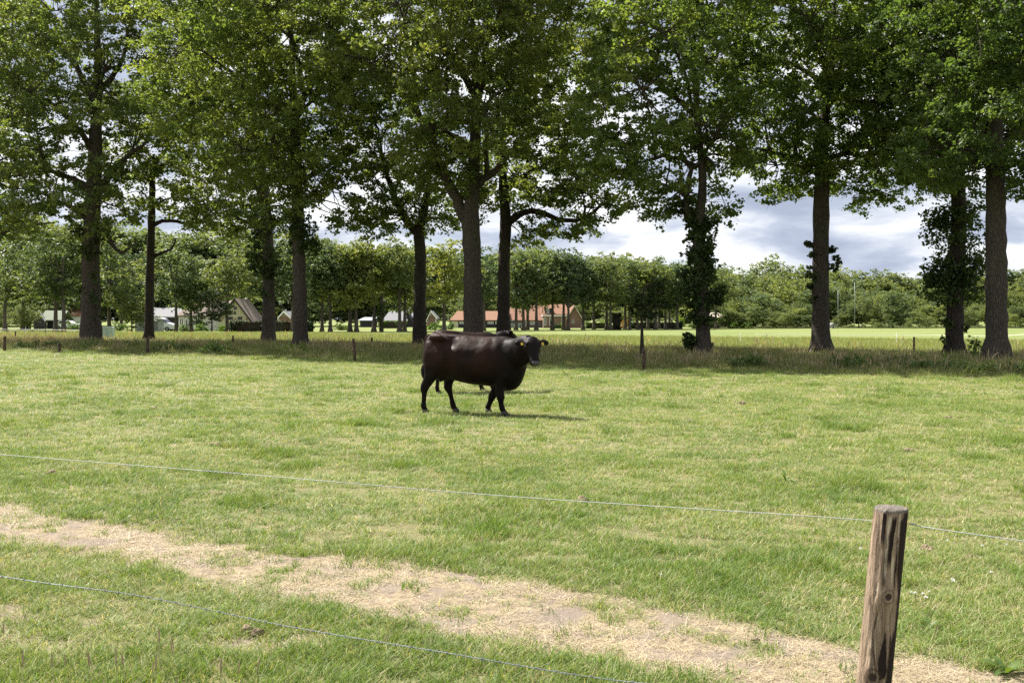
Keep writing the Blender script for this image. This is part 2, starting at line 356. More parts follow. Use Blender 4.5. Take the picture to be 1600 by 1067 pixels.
sheet('grass_verge', np.linspace(-95, 60, 90), np.linspace(29.6, 47.6, 24), lambda x, y: gz(x, y) - 0.004, verge_mat())
sheet('hay_field', np.linspace(-95, 60, 70), np.linspace(47.6, 92, 40), lambda x, y: gz(x, y) * sstep(92, 80, uv(x, y)[1]) - 0.008 - 0.09 * sstep(70, 92, uv(x, y)[1]), bpy.data.materials['far_field_soil_and_grass'])

# ------------------------------------------------------------------ grass (instanced on points)
def proto(name, me): return bpy.data.objects.new(name, me)        # source geometry only, never linked to the scene
def tuft(name, n, rad, h0, h1, w, mat, lean=0.5, rows=3, seedhead=False, vr=(0, 1)):
    r = rng; a = r.random(n) * 6.283; q = rad * np.sqrt(r.random(n)); bx, by = q * np.cos(a), q * np.sin(a)
    hh = h0 + (h1 - h0) * r.random(n) ** 1.3; az = r.random(n) * 6.283; ln = lean * hh * (0.25 + r.random(n)) ; ww = w * (0.6 + 0.8 * r.random(n))
    face = az + 1.57 + r.normal(0, 0.5, n); rowsV = []
    for k in range(rows):
        t = k / (rows - 1); c = np.stack([bx + np.cos(az) * ln * t ** 1.8, by + np.sin(az) * ln * t ** 1.8, hh * (t - 0.22 * lean * t * t) - 0.006], -1)
        wd = ww * ((1 - t) * 0.9 + 0.1)
        if seedhead: wd = ww * (0.25 if k < rows - 2 else (1.0 if k == rows - 2 else 0.15)) 
        s = np.stack([np.cos(face), np.sin(face), 0 * face], -1) * (wd * 0.5)[:, None]; rowsV += [c - s, c + s]
    V = np.stack(rowsV, 1)                                        # n, rows*2, 3
    b = (np.arange(n) * rows * 2)[:, None]; k = np.arange(rows - 1)[None] * 2
    Q = np.stack([b + k, b + k + 1, b + k + 3, b + k + 2], -1).reshape(-1, 4)
    return proto(name, mesh(name, V, Q, None, [mat], True, fattr={'v': np.repeat(vr[0] + (vr[1] - vr[0]) * r.random(n), rows - 1)}))
def scatter(name, pts, rot, scl, idx, protos, label, cat):
    me = mesh(name, pts)
    n = len(pts)
    a = me.attributes.new('rot', 'FLOAT_VECTOR', 'POINT'); a.data.foreach_set('vector', np.asarray(rot, np.float32).ravel())
    a = me.attributes.new('scl', 'FLOAT_VECTOR', 'POINT'); a.data.foreach_set('vector', np.asarray(scl, np.float32).ravel())
    a = me.attributes.new('idx', 'INT', 'POINT'); a.data.foreach_set('value', np.asarray(idx, np.int32))
    ng = bpy.data.node_groups.new(name + '_nodes', 'GeometryNodeTree')
    ng.interface.new_socket('Geometry', in_out='INPUT', socket_type='NodeSocketGeometry'); ng.interface.new_socket('Geometry', in_out='OUTPUT', socket_type='NodeSocketGeometry')
    N = ng.nodes; gi, go = N.new('NodeGroupInput'), N.new('NodeGroupOutput'); jn = N.new('GeometryNodeJoinGeometry')
    for p in reversed(protos):            # joined last to first
        oi = N.new('GeometryNodeObjectInfo'); oi.inputs['Object'].default_value = p; oi.inputs['As Instance'].default_value = True
        ng.links.new(oi.outputs['Geometry'], jn.inputs[0])
    ip = N.new('GeometryNodeInstanceOnPoints'); ip.inputs['Pick Instance'].default_value = True
    ng.links.new(gi.outputs[0], ip.inputs['Points']); ng.links.new(jn.outputs[0], ip.inputs['Instance'])
    for at, ty, sk in (('rot', 'FLOAT_VECTOR', 'Rotation'), ('scl', 'FLOAT_VECTOR', 'Scale'), ('idx', 'INT', 'Instance Index')):
        na = N.new('GeometryNodeInputNamedAttribute'); na.data_type = ty; na.inputs['Name'].default_value = at
        ng.links.new([o for o in na.outputs if o.enabled and o.name == 'Attribute'][0], ip.inputs[sk])
    ng.links.new(ip.outputs[0], go.inputs[0])
    o = put(name, me); md = o.modifiers.new('scatter', 'NODES'); md.node_group = ng
    return tag(o, label, cat, kind='stuff')
def wedge(d0, d1, dens, margin=4.6):
    n = int(dens * (d1 - d0) * ((d0 + d1) * 0.56 + 2 * margin)); d = np.sqrt(d0 * d0 + (d1 * d1 - d0 * d0) * rng.random(n))
    x = (rng.random(n) * 2 - 1) * (0.56 * d + margin); return x, d
short = [tuft('short_tuft', 26, 0.06, 0.020, 0.058, 0.0048, M_grass, 1.25) for _ in range(6)]
lush = [tuft('lush_tuft', 24, 0.055, 0.032, 0.080, 0.0058, M_lush, 1.0) for _ in range(3)]
drye = [tuft('dry_tuft', 14, 0.07, 0.03, 0.09, 0.0035, M_straw, 1.3) for _ in range(2)]
px, py, sx = [], [], []
for d0, d1, dn, s in ((0.9, 7, 620, 1.0), (7, 12, 360, 1.15), (12, 20, 150, 1.5), (20, 38, 62, 2.0), (38, 62, 22, 2.6)):
    x, y = wedge(d0, d1, dn); px.append(x); py.append(y); sx.append(np.full(len(x), s))
px, py, sx = map(np.concatenate, (px, py, sx))
u_, v_ = uv(px, py); keep = (v_ < 29.5) & (rng.random(len(px)) > 0.93 * path_mask(px, py))
px, py, sx, v_ = px[keep], py[keep], sx[keep], v_[keep]
lushn = fbm(px / 1.1, py / 1.1, 71, 4); n = len(px)
thin = fbm(px / 0.35, py / 0.35, 83, 3)
tc = np.stack(wedge(5, 30, 0.38), -1); nt = len(tc); tr_ = 0.10 + 0.22 * rng.random(nt) ** 2; tuss = np.zeros(n)       # ungrazed tussocks
for c_, r_ in zip(tc, tr_): tuss = np.maximum(tuss, np.exp(-(((px - c_[0]) ** 2 + ((py - c_[1]) * .8) ** 2) / r_ ** 2) ** 1.5))
near_edge = np.maximum(0, 1 - np.abs(v_ - 5.5) / 0.8)
kind = rng.integers(0, 6, n); isl = rng.random(n) < 0.10 + 0.42 * sstep(0.46, 0.66, lushn + 0.10 * near_edge) + 0.6 * tuss
kind[isl] = rng.integers(6, 9, isl.sum()); isd = (~isl) & (rng.random(n) < 0.08); kind[isd] = rng.integers(9, 11, isd.sum())
hs = (0.42 + 0.80 * lushn + 0.35 * rng.random(n)) * (1 + 0.9 * tuss) * np.where(v_ > 28.2, 1.5, 1.0)
k2 = thin > 0.40 * rng.random(n) + 0.10
sc3 = np.stack([sx, sx, hs * np.sqrt(sx)], -1)
rot = np.stack([rng.normal(0, 0.12, n), rng.normal(0, 0.12, n), rng.random(n) * 6.283], -1)
scatter('pasture_grass', np.stack([px, py, gz(px, py)], -1)[k2], rot[k2], sc3[k2], kind[k2], short + lush + drye, 'short grazed green and straw coloured grass covering the pasture', 'grass')
# dead straw litter on the bare strip
n = 36000; uu = rng.random(n) * 28 - 17.5; vv = 3.5 + 2.2 * rng.random(n); X, Y = xy(uu, vv); k = rng.random(n) < (path_mask(X, Y) + 0.05) * (1 - 0.85 * sstep(0.50, 0.58, fbm(X / 0.5, Y / 0.5, 57, 4))); X, Y = X[k], Y[k]; n = len(X)
straw = [tuft('straw_litter', 10, 0.07, 0.02, 0.05, 0.0032, M_straw, 3.4) for _ in range(4)]
scatter('straw_litter', np.stack([X, Y, gz(X, Y) + 0.004], -1), np.stack([rng.normal(0, 0.1, n), rng.normal(0, 0.1, n), rng.random(n) * 6.283], -1),
        np.stack([np.ones(n), np.ones(n), 0.45 + 0.4 * rng.random(n)], -1), rng.integers(0, 4, n), straw, 'dead pale straw littering the bare strip along the near fence', 'straw')
# tall grass of the verge under the oaks
tall = [tuft('tall_tuft', 36, 0.20, 0.12, 0.42, 0.011, M_verge, 0.6, 3) for _ in range(4)]
seeds = [tuft('seed_tuft', 13, 0.25, 0.28, 0.66, 0.017, M_seed, 0.35, 5, True) for _ in range(3)]
x, y = wedge(26, 82, 21, 7); u_, v_ = uv(x, y); k = (v_ > 29.0) & (v_ < 48.2) & (rng.random(len(x)) < 0.35 + 0.65 * sstep(29.0, 30.2, v_)); x, y, v_ = x[k], y[k], v_[k]; n = len(x)
sd = rng.random(n) < (0.02 + 0.12 * sstep(0.42, 0.62, fbm(x / 3.0, y / 3.0, 91, 3))) * sstep(29.6, 32.0, v_) * (1 - 0.6 * sstep(38, 44, v_)); idx = rng.integers(0, 4, n); idx[sd] = rng.integers(4, 7, sd.sum())
hs = (0.28 + 0.72 * sstep(29.0, 33.0, v_)) * (0.75 + 0.5 * fbm(x / 4, y / 4, 97, 3)) * (0.8 + 0.4 * rng.random(n)) * (1 - 0.25 * sstep(44, 48, v_))
scatter('verge_grass', np.stack([x, y, gz(x, y)], -1), np.stack([rng.normal(0, 0.08, n), rng.normal(0, 0.08, n), rng.random(n) * 6.283], -1),
        np.stack([1.25 * np.ones(n), 1.25 * np.ones(n), hs], -1), idx, tall + seeds, 'tall rough grass with brown seed heads along the row of oaks', 'grass')
hay = [tuft('hay_tuft', 26, 0.30, 0.10, 0.32, 0.014, M_hay, 0.5) for _ in range(3)]
hseed = [tuft('hay_seed_tuft', 6, 0.3, 0.35, 0.75, 0.03, M_seed, 0.3, 5, True)]
x, y = wedge(42, 115, 3.6, 8); u_, v_ = uv(x, y); k = (v_ > 47.4) & (v_ < 84); x, y, v_ = x[k], y[k], v_[k]; n = len(x)
idx = rng.integers(0, 3, n); idx[rng.random(n) < 0.06 * sstep(62, 50, v_)] = 3
scatter('hay_grass', np.stack([x, y, gz(x, y) - 0.008 - 0.09 * sstep(70, 92, v_)], -1), np.stack([0 * x, 0 * x, rng.random(n) * 6.283], -1), np.stack([1.5 + 0 * x, 1.5 + 0 * x, 0.7 + 0.5 * rng.random(n)], -1),
        idx, hay + hseed, 'pale yellow green hay grass of the far field', 'grass')

# ------------------------------------------------------------------ trees
def leaf_quads(c, bias, L, ratio=0.68, spread=1.0, r=rng):
    n = len(c); nn = nrm(r.normal(0, spread, (n, 3)) + bias); t = nrm(np.cross(nn, r.normal(0, 1, (n, 3)))); b = np.cross(nn, t)
    L = L[:, None]; Wd = L * ratio
    V = np.stack([c - 0.5 * L * t, c + 0.08 * L * t + 0.5 * Wd * b + 0.10 * Wd * nn, c + 0.5 * L * t - 0.06 * L * nn, c + 0.08 * L * t - 0.5 * Wd * b + 0.10 * Wd * nn], 1)
    return V.reshape(-1, 3)
def spray_leaves(bosses, br, per, L, flat=0.62, r=rng, tight=0.15):
    """sprays of leaves round boss points: bosses (n,3), radius br (n,), per leaves each"""
    n = len(bosses); m = n * per; k = np.repeat(np.arange(n), per)
    # each boss breaks up into a handful of twig ends
    sub = 9; twd = nrm(r.normal(0, 1, (n, sub, 3))) * (r.random((n, sub, 1)) ** 0.45); ti = r.integers(0, sub, m)
    off = twd[k, ti] + r.normal(0, tight, (m, 3)); off[:, 2] *= flat
    c = bosses[k] + off * br[k][:, None]
    v = np.clip(0.52 * r.random(n)[k] + 0.24 * r.random((n, sub))[k, ti] + 0.24 * r.random(m), 0, 1)
    V = leaf_quads(c, 0.6 * off + np.array([0, 0, 1.15]), L * (0.5 + 0.9 * r.random(m)), r=r)
    return V, v
def crown_mesh(name, parts, mat):
    V = np.concatenate([p[0] for p in parts]); v = np.concatenate([p[1] for p in parts])
    return mesh(name, V, np.arange(len(V)).reshape(-1, 4), None, [mat], False, fattr={'v': v})
def poisson(cands, dist):
    out = np.empty((0, 3))
    for p in cands:
        if len(out) == 0 or ((out - p) ** 2).sum(1).min() > dist * dist: out = np.vstack([out, p])
    return out
def kmeans(p, k, r):
    c = p[r.choice(len(p), k, replace=False)]
    for _ in range(6):
        a = ((p[:, None] - c[None]) ** 2).sum(-1).argmin(1)
        c = np.array([p[a == i].mean(0) if (a == i).any() else c[i] for i in range(k)])
    return c, a
def arc(a, b, sag, n, r, wob=0.06):
    t = np.linspace(0, 1, n)[:, None]; L = np.linalg.norm(b - a)
    p = a + (b - a) * t; p[:, 2] += sag * L * (4 * t * (1 - t))[:, 0]
    j = r.normal(0, wob * L / n * 1.6, (n, 3)); j[0] = j[-1] = 0
    return p + j
def oak(label, d, trunk, rad, lobes, limbs=(), ivy=(), seed=0, leaf=0.20, per=95, gap=1.05, brad=0.95, tint=(1, 1, 1), nlimb=13, group='oaks of the avenue', bark=M_bark, name='oak_tree', cat='tree'):
    """trunk: photo points at depth d with radii in metres; lobes: (x, y, rx, ry in photo px, depth offset m, depth radius m)"""
    r = np.random.default_rng(1000 + seed); base = P(trunk[0][0], trunk[0][1], d); base[2] = gz(base[0], base[1]) - 0.03
    t = thing(name, label, cat, tuple(base), group=group)
    def L(x, y, dy=0.0): return P(x, y, d) * np.array([(d + dy) / d, 1, 1]) + np.array([0, dy, 0]) - base
    tp = [L(*q[:2], *(q[2:3])) for q in trunk]; tp[0][2] = 0.0; n = 34
    path = smooth_path(tp, n); rr = np.interp(np.linspace(0, 1, n), np.linspace(0, 1, len(rad)), rad); z = path[:, 2]
    rr = rr * (1 + 0.55 * np.exp(-z / 0.45) + 0.04 * r.normal(0, 1, n)); mb = MB()
    V, Q, T = tube(path, rr, 16, True, 0.10, seed); ring = np.arange(len(V)) // 16
    th = (np.arange(len(V)) % 16) / 16 * 6.283; k = ring < n       # buttress roots at the foot
    fl = np.where(k, 1 + 0.22 * np.exp(-z[np.minimum(ring, n - 1)] / 0.35) * np.cos(5 * th + seed), 1.0)
    cpt = path[np.minimum(ring, n - 1)]; V = cpt + (V - cpt) * fl[:, None]
    mb.add(V, Q, T).obj('trunk', bark, t, True)
    skel = [path[int(n * 0.25):]]; srad = [rr[int(n * 0.25):]]
    for lb in limbs:                                    # limbs the photograph shows
        r0, r1 = lb[0]; q = smooth_path([L(*p) for p in lb[1:]], 16); q[1:-1] += r.normal(0, 0.03, (14, 3))
        lr = np.linspace(r0, r1, 16); MB().tube(q, lr, 9, True, 0.12, seed).obj('limb', bark, t, True); skel.append(q); srad.append(lr)
    cand = []
    for (x, y, rx, ry, dy, dr) in lobes:
        c = L(x, y, dy); R = np.array([rx / F * d, dr, ry / F * d]); m = int(4.2 * R.prod() ** 0.86 / gap ** 2.2) + 12
        dirs = nrm(r.normal(0, 1, (m, 3))); cand.append(c + dirs * (r.random((m, 1)) ** 0.30) * R)
    cand = np.concatenate(cand); r.shuffle(cand); B = poisson(cand, gap * 0.86); B = B[B[:, 2] > 1.2]
    B = B[r.random(len(B)) < 0.98 - (0.14 if seed >= 10 else 0.34) * sstep(0.52, 0.64, fbm(B[:, 0] / 2.4 + seed * 7 + B[:, 1] / 5, B[:, 2] / 2.0, seed, 3))]; per = int(per * 2.4); leaf = leaf * 0.84; nb = len(B); br = brad * (0.65 + 0.6 * r.random(nb))
    tw = MB(); S = np.concatenate(skel); SR = np.concatenate(srad)
    cl, a = kmeans(B, min(nlimb, nb // 3), r)
    for i, c in enumerate(cl):
        hd = np.linalg.norm(S[:, :2] - c[:2], axis=1); cost = np.linalg.norm(S - c, axis=1) + 2.5 * np.maximum(0, S[:, 2] - (c[2] - 0.35 * hd)) + 0.8 * (SR < 0.06)
        j = cost.argmin(); q = arc(S[j], c, 0.10, 12, r); r0 = min(SR[j] * 0.75, 0.05 + 0.022 * np.linalg.norm(S[j] - c))
        lr = np.linspace(r0, 0.035, 12); tw.tube(q, lr, 6, False)
        mem = B[a == i]
        for b in mem:
            e = np.linalg.norm(q - b, axis=1) + 0.6 * np.maximum(0, q[:, 2] - b[2]); jj = e[2:].argmin() + 2
            tw.tube(arc(q[jj], b, 0.08, 5, r, 0.12), np.linspace(min(0.045, lr[jj] * 0.8), 0.008, 5), 4, False)
            for _ in range(3):
                e2 = b + nrm(r.normal(0, 1, 3)) * brad * 0.8; tw.tube(arc(b, e2, 0.1, 3, r), [0.012, 0.009, 0.004], 3, False)
    tag(tw.obj('branches', bark, t, True), kind='stuff')
    o = put('crown', crown_mesh('crown', [spray_leaves(B, br, per, leaf, r=r)], M_leaf), t); o.color = (*tint, 1); tag(o, kind='stuff')
    if ivy:
        pts, rad_ = [], []
        for (x0, y0, x1, y1, rm, m) in ivy:
            f = r.random(m)
            for q in f:
                p = L(x0 + (x1 - x0) * q, y0 + (y1 - y0) * q); ang = r.random() * 6.283
                pts.append(p + np.array([math.cos(ang), math.sin(ang), 0]) * rm * (0.35 + 0.65 * r.random())); rad_.append(min(0.55, rm * 0.62))
        stm = MB()
        for p in pts:                                   # twigs carrying the shoots
            q0 = path[np.linalg.norm(path - (p - np.array([0, 0, 0.25])), axis=1).argmin()]; stm.tube(arc(q0, p, -0.06, 5, r, 0.1), [0.016, 0.013, 0.010, 0.008, 0.004], 4, False)
        tag(stm.obj('shoot_twigs', bark, t, True), kind='stuff')
        o = put('trunk_shoots', crown_mesh('trunk_shoots', [spray_leaves(np.array(pts), np.array(rad_), 75, leaf * 0.95, 0.9, r=r)], M_leaf_dark), t); tag(o, kind='stuff')
    return t
G1, G2 = 'oaks of the front row', 'oaks of the back row'
DR = 5.2
oak('oak tree at the left edge, only its overhanging boughs in view', 65.7, [(-22, 538), (-20, 440), (-18, 330), (-20, 200), (-18, 60)], [0.5, 0.42, 0.38, 0.3, 0.12],
    [(-60, 180, 110, 130, 0, 6), (0, 250, 60, 60, 0, 5), (-20, 40, 90, 100, 0, 5), (10, 330, 55, 40, 1, 4), (20, 120, 50, 50, 0, 4)],
    [((0.16, 0.04), (-18, 390), (10, 362), (50, 352), (85, 348))], seed=1, leaf=0.27, per=70, gap=1.35, brad=1.2, group=G1, nlimb=10)
oak('massive grey oak with thickest trunk, left, beside pale green cabinet', 60.0, [(143, 541), (142, 470), (142, 380), (146, 300), (150, 200), (153, 110), (150, 0)], [0.60, 0.55, 0.50, 0.46, 0.36, 0.24, 0.1],
    [(60, 300, 75, 50, -1, 6), (150, 330, 75, 42, -2, 5), (190, 270, 55, 50, 0, 5), (70, 210, 85, 65, -1, 6.5), (170, 190, 60, 55, -1, 5), (110, 110, 100, 70, -1, 7), (200, 60, 50, 60, 0, 5), (50, 30, 80, 70, 0, 6), (150, -40, 110, 60, 0, 6), (130, -110, 80, 60, 0, 5), (20, 340, 50, 30, -1, 4)],
    [((0.26, 0.06), (148, 305), (175, 270), (205, 240), (232, 222)), ((0.22, 0.06), (143, 300), (115, 280), (70, 268), (20, 275)), ((0.2, 0.05), (152, 170), (120, 105), (85, 60), (60, 20)), ((0.2, 0.05), (152, 150), (190, 95), (205, 20)), ((0.17, 0.05), (144, 330), (185, 392), (205, 385))],
    ivy=[(143, 520, 143, 400, 0.85, 20), (144, 395, 144, 350, 1.1, 12)], seed=2, leaf=0.235, per=86, gap=1.15, brad=1.05, group=G1, nlimb=18)
oak('slender dark oak with crooked side branches, right of the massive grey oak', 66.5, [(233, 537), (234, 450), (236, 370), (238, 300), (239, 262), (258, 236), (275, 215)], [0.30, 0.27, 0.25, 0.21, 0.16, 0.11, 0.05],
    [(250, 290, 60, 40, 0, 4), (290, 310, 50, 40, 0, 4), (210, 310, 40, 40, 0, 4), (270, 225, 55, 40, 0, 4), (330, 330, 45, 28, 0, 3.5), (235, 180, 45, 45, 0, 4), (195, 250, 35, 40, 0, 3.5)],
    [((0.15, 0.05), (238, 353), (258, 345), (290, 349), (330, 346), (372, 366)), ((0.13, 0.04), (238, 402), (255, 394), (268, 388), (276, 372)), ((0.1, 0.03), (238, 285), (215, 250), (200, 215))],
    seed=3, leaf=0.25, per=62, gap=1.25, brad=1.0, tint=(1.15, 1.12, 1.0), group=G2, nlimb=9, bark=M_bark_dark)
oak('leafy oak with shaggy shoots round its trunk, left of a close pair', 60.9, [(420, 540), (420, 470), (419, 400), (416, 330), (408, 250), (405, 150)], [0.40, 0.37, 0.34, 0.3, 0.22, 0.1],
    [(355, 290, 70, 55, 1, 5), (400, 210, 85, 70, 1, 5.5), (330, 200, 75, 75, 1, 5.5), (360, 100, 95, 80, 1, 6), (290, 120, 60, 80, 1, 5), (300, 20, 80, 70, 1, 5), (400, 0, 80, 70, 1, 5), (350, 345, 50, 22, 1, 4), (420, 335, 40, 28, 1, 3.5)],
    [((0.15, 0.04), (417, 330), (432, 345), (450, 335)), ((0.18, 0.05), (414, 310), (380, 270), (340, 240))],
    ivy=[(420, 460, 418, 340, 1.0, 34), (408, 430, 404, 390, 0.9, 10)], seed=4, leaf=0.235, per=84, gap=1.15, brad=1.05, tint=(1.12, 1.1, 1.0), group=G2, nlimb=14)
oak('tall oak with clean grey lower trunk, right of a close pair', 51.5, [(470, 547), (469, 470), (467, 400), (465, 320), (463, 240), (458, 150), (455, 40)], [0.37, 0.34, 0.33, 0.3, 0.26, 0.2, 0.1],
    [(455, 290, 85, 50, -1, 5), (520, 260, 50, 55, -1, 4.5), (395, 240, 70, 60, -2, 5.5), (480, 180, 95, 80, -2, 6.5), (370, 130, 80, 80, -3, 5.5), (450, 70, 110, 80, -3, 7), (300, 90, 60, 80, -3, 5), (540, 120, 55, 80, -1, 5), (380, -20, 100, 70, -1, 6), (500, -30, 90, 70, -1, 6), (440, -110, 110, 60, 0, 6), (545, 350, 32, 22, 0, 2.5), (560, 320, 22, 18, 0, 2.5), (270, 170, 40, 60, -2, 4)],
    [((0.17, 0.05), (464, 290), (500, 265), (540, 250)), ((0.2, 0.05), (463, 240), (420, 190), (380, 150)), ((0.2, 0.05), (460, 180), (500, 110), (530, 50))],
    ivy=[(468, 395, 465, 300, 0.85, 26), (480, 400, 470, 340, 0.7, 8)], seed=5, leaf=0.21, per=92, gap=1.06, brad=1.0, tint=(1.1, 1.1, 0.95), group=G1, nlimb=17)
oak('dark oak forking low to the left, just left of the black cow', 55.0, [(656, 544), (656, 470), (657, 400), (655, 362), (665, 320), (672, 270)], [0.36, 0.33, 0.31, 0.3, 0.2, 0.1],
    [(620, 300, 50, 50, 0, 4), (600, 225, 50, 50, 0, 4.5), (670, 290, 45, 50, 0, 4), (640, 180, 60, 50, 0, 4.5), (640, 345, 50, 25, 0, 3.5), (700, 240, 45, 50, 0, 4), (575, 170, 35, 45, 0, 4), (590, 345, 25, 20, 0, 3), (690, 345, 28, 25, 0, 3)],
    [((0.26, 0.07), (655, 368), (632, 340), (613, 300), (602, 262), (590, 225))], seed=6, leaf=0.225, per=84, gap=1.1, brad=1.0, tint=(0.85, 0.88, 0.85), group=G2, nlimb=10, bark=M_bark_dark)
oak('thick forked oak standing right behind the black cow', 46.0, [(739, 552), (739, 470), (738, 400), (735, 345), (738, 300), (742, 230), (744, 140), (738, 30)], [0.46, 0.42, 0.41, 0.40, 0.32, 0.27, 0.2, 0.09],
    [(680, 200, 60, 50, -3, 5), (760, 230, 60, 50, -3, 5), (700, 130, 80, 60, -4, 6), (800, 170, 70, 55, -3, 5.5), (620, 120, 70, 60, -3, 6), (560, 70, 60, 70, -3, 5.5), (770, 80, 100, 65, -4, 6.5), (660, 30, 100, 65, -4, 6.5), (530, 140, 35, 50, -2, 4), (840, 30, 80, 60, -3, 6), (740, -50, 130, 70, -1, 7), (600, -60, 100, 70, -1, 6), (860, -60, 90, 70, -1, 6), (720, -140, 130, 60, 0, 6), (670, 265, 35, 30, -1, 4), (500, 40, 40, 60, -2, 5), (735, 295, 40, 28, 1, 4)],
    [((0.30, 0.09), (733, 350), (712, 310), (694, 270), (678, 235), (655, 180), (635, 120)), ((0.2, 0.06), (741, 240), (715, 215), (690, 205)), ((0.2, 0.06), (744, 150), (700, 80), (680, 20)), ((0.2, 0.06), (744, 290), (775, 265), (800, 235), (845, 200))],
    seed=7, leaf=0.195, per=98, gap=1.0, brad=0.95, tint=(1.0, 0.98, 0.9), group=G1, nlimb=20)
oak('dark oak with long drooping right bough, behind the black cow shoulder', 52.0, [(787, 546), (787, 470), (788, 400), (790, 345), (786, 285), (786, 210), (795, 120)], [0.36, 0.33, 0.31, 0.29, 0.24, 0.17, 0.07],
    [(850, 290, 50, 40, -1, 4), (790, 290, 45, 45, 0, 4), (900, 300, 55, 32, -1, 4), (870, 355, 55, 24, -1, 3), (825, 375, 26, 14, -1, 2.5), (940, 335, 32, 26, -1, 3), (830, 220, 70, 50, 0, 5), (900, 230, 60, 50, 0, 5), (880, 150, 80, 60, 0, 5), (820, 110, 80, 60, 0, 5), (925, 70, 60, 70, 0, 5)],
    [((0.2, 0.05), (791, 352), (812, 333), (845, 331), (880, 345), (915, 340), (945, 318), (972, 300)), ((0.18, 0.05), (788, 300), (820, 275), (850, 258), (880, 240)), ((0.13, 0.04), (828, 130), (838, 85), (870, 45), (900, 10))],
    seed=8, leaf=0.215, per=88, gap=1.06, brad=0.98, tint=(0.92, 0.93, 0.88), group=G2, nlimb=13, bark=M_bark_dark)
oak('ivy clad oak with leafy shoots from foot to crown, right of the sapling', 40.4, [(1098, 561), (1098, 490), (1094, 420), (1091, 360), (1098, 290), (1092, 210), (1085, 110), (1080, 0)], [0.29, 0.26, 0.245, 0.23, 0.17, 0.14, 0.1, 0.05],
    [(980, 150, 55, 55, -2, 4.5), (1050, 120, 70, 60, -2, 5), (930, 190, 50, 40, -1, 4), (1000, 235, 55, 40, -1, 4), (1060, 215, 55, 45, 0, 4), (950, 250, 45, 35, -1, 3.5), (1120, 170, 50, 60, 0, 4.5), (1010, 50, 80, 60, -2, 5.5), (1110, 40, 80, 60, -1, 5.5), (1140, 240, 35, 40, 0, 3.5), (1000, 300, 40, 24, 0, 3), (1045, 310, 30, 30, 0, 3), (950, 90, 45, 50, -2, 4), (1060, -40, 110, 60, 0, 5.5), (1080, -120, 90, 60, 0, 5), (1125, 320, 20, 24, 0, 2)],
    [((0.17, 0.05), (1091, 358), (1075, 330), (1073, 295), (1080, 265), (1062, 235), (1050, 190)), ((0.11, 0.04), (1090, 260), (1050, 245), (1015, 250), (985, 262)), ((0.1, 0.04), (1085, 180), (1040, 140), (1000, 110))],
    ivy=[(1095, 420, 1092, 340, 0.55, 22), (1096, 505, 1093, 340, 0.50, 70), (1086, 470, 1084, 420, 0.55, 22), (1076, 545, 1082, 525, 0.35, 8), (1120, 450, 1118, 480, 0.35, 7), (1060, 345, 1075, 310, 0.5, 12)], seed=9, leaf=0.19, per=92, gap=0.95, brad=0.85, tint=(1.05, 1.1, 0.95), group=G1, nlimb=17)
oak('straight bare trunked oak standing alone right of the ivy clad oak', 43.8, [(1283, 556), (1282, 490), (1282, 420), (1283, 350), (1284, 280), (1287, 200), (1297, 110), (1305, 0)], [0.42, 0.37, 0.36, 0.345, 0.30, 0.24, 0.16, 0.07],
    [(1190, 230, 55, 40, 0, 4.5), (1260, 200, 70, 55, -1, 5.5), (1340, 215, 60, 50, 0, 5), (1180, 150, 70, 55, -1, 5), (1270, 110, 90, 60, -1, 6), (1370, 130, 60, 60, 0, 5), (1250, 265, 40, 30, 0, 4), (1335, 275, 45, 28, 0, 4), (1365, 305, 20, 16, 0, 2), (1225, 290, 22, 18, 0, 2.5), (1170, 70, 60, 70, -1, 5), (1250, 20, 100, 60, -1, 6), (1370, 40, 80, 60, 0, 5.5), (1300, -60, 130, 70, 0, 6), (1420, 250, 40, 45, 1, 4), (1410, 180, 40, 50, 1, 4)],
    [((0.15, 0.04), (1284, 262), (1250, 248), (1215, 240), (1180, 232)), ((0.14, 0.04), (1286, 250), (1320, 240), (1345, 245), (1370, 262)), ((0.16, 0.05), (1290, 170), (1330, 110), (1350, 50))],
    ivy=[(1270, 475, 1266, 375, 0.28, 14), (1298, 418, 1303, 388, 0.32, 8)], seed=10, leaf=0.20, per=94, gap=1.0, brad=0.92, tint=(0.92, 1.0, 0.85), group=G2, nlimb=17)
oak('oak with a bushy skirt of shoots round its middle trunk, near right', 41.0, [(1491, 559), (1492, 490), (1495, 420), (1498, 340), (1496, 260), (1494, 190), (1490, 90), (1488, 0)], [0.36, 0.32, 0.31, 0.30, 0.27, 0.24, 0.16, 0.07],
    [(1430, 220, 60, 45, 0, 4.5), (1500, 200, 70, 50, 0, 5), (1450, 120, 80, 60, 0, 5), (1540, 130, 60, 60, 0, 5), (1410, 60, 80, 60, 0, 5), (1500, 40, 90, 60, 0, 5.5), (1390, 210, 50, 35, 0, 4), (1470, 280, 55, 35, 0, 4), (1450, -50, 120, 70, 0, 6), (1350, 100, 50, 50, 0, 4)],
    [((0.22, 0.07), (1494, 205), (1478, 178), (1445, 160), (1405, 152), (1360, 160), (1312, 156)), ((0.1, 0.03), (1496, 245), (1450, 235), (1400, 205), (1350, 200)), ((0.09, 0.02), (1490, 60), (1455, 30), (1425, 10), (1395, 40))],
    ivy=[(1494, 465, 1497, 330, 1.05, 85), (1470, 445, 1462, 425, 0.45, 10), (1492, 530, 1492, 470, 0.45, 6)], seed=11, leaf=0.20, per=94, gap=1.0, brad=0.92, tint=(0.78, 0.88, 0.8), group=G2, nlimb=14, bark=M_bark_dark)
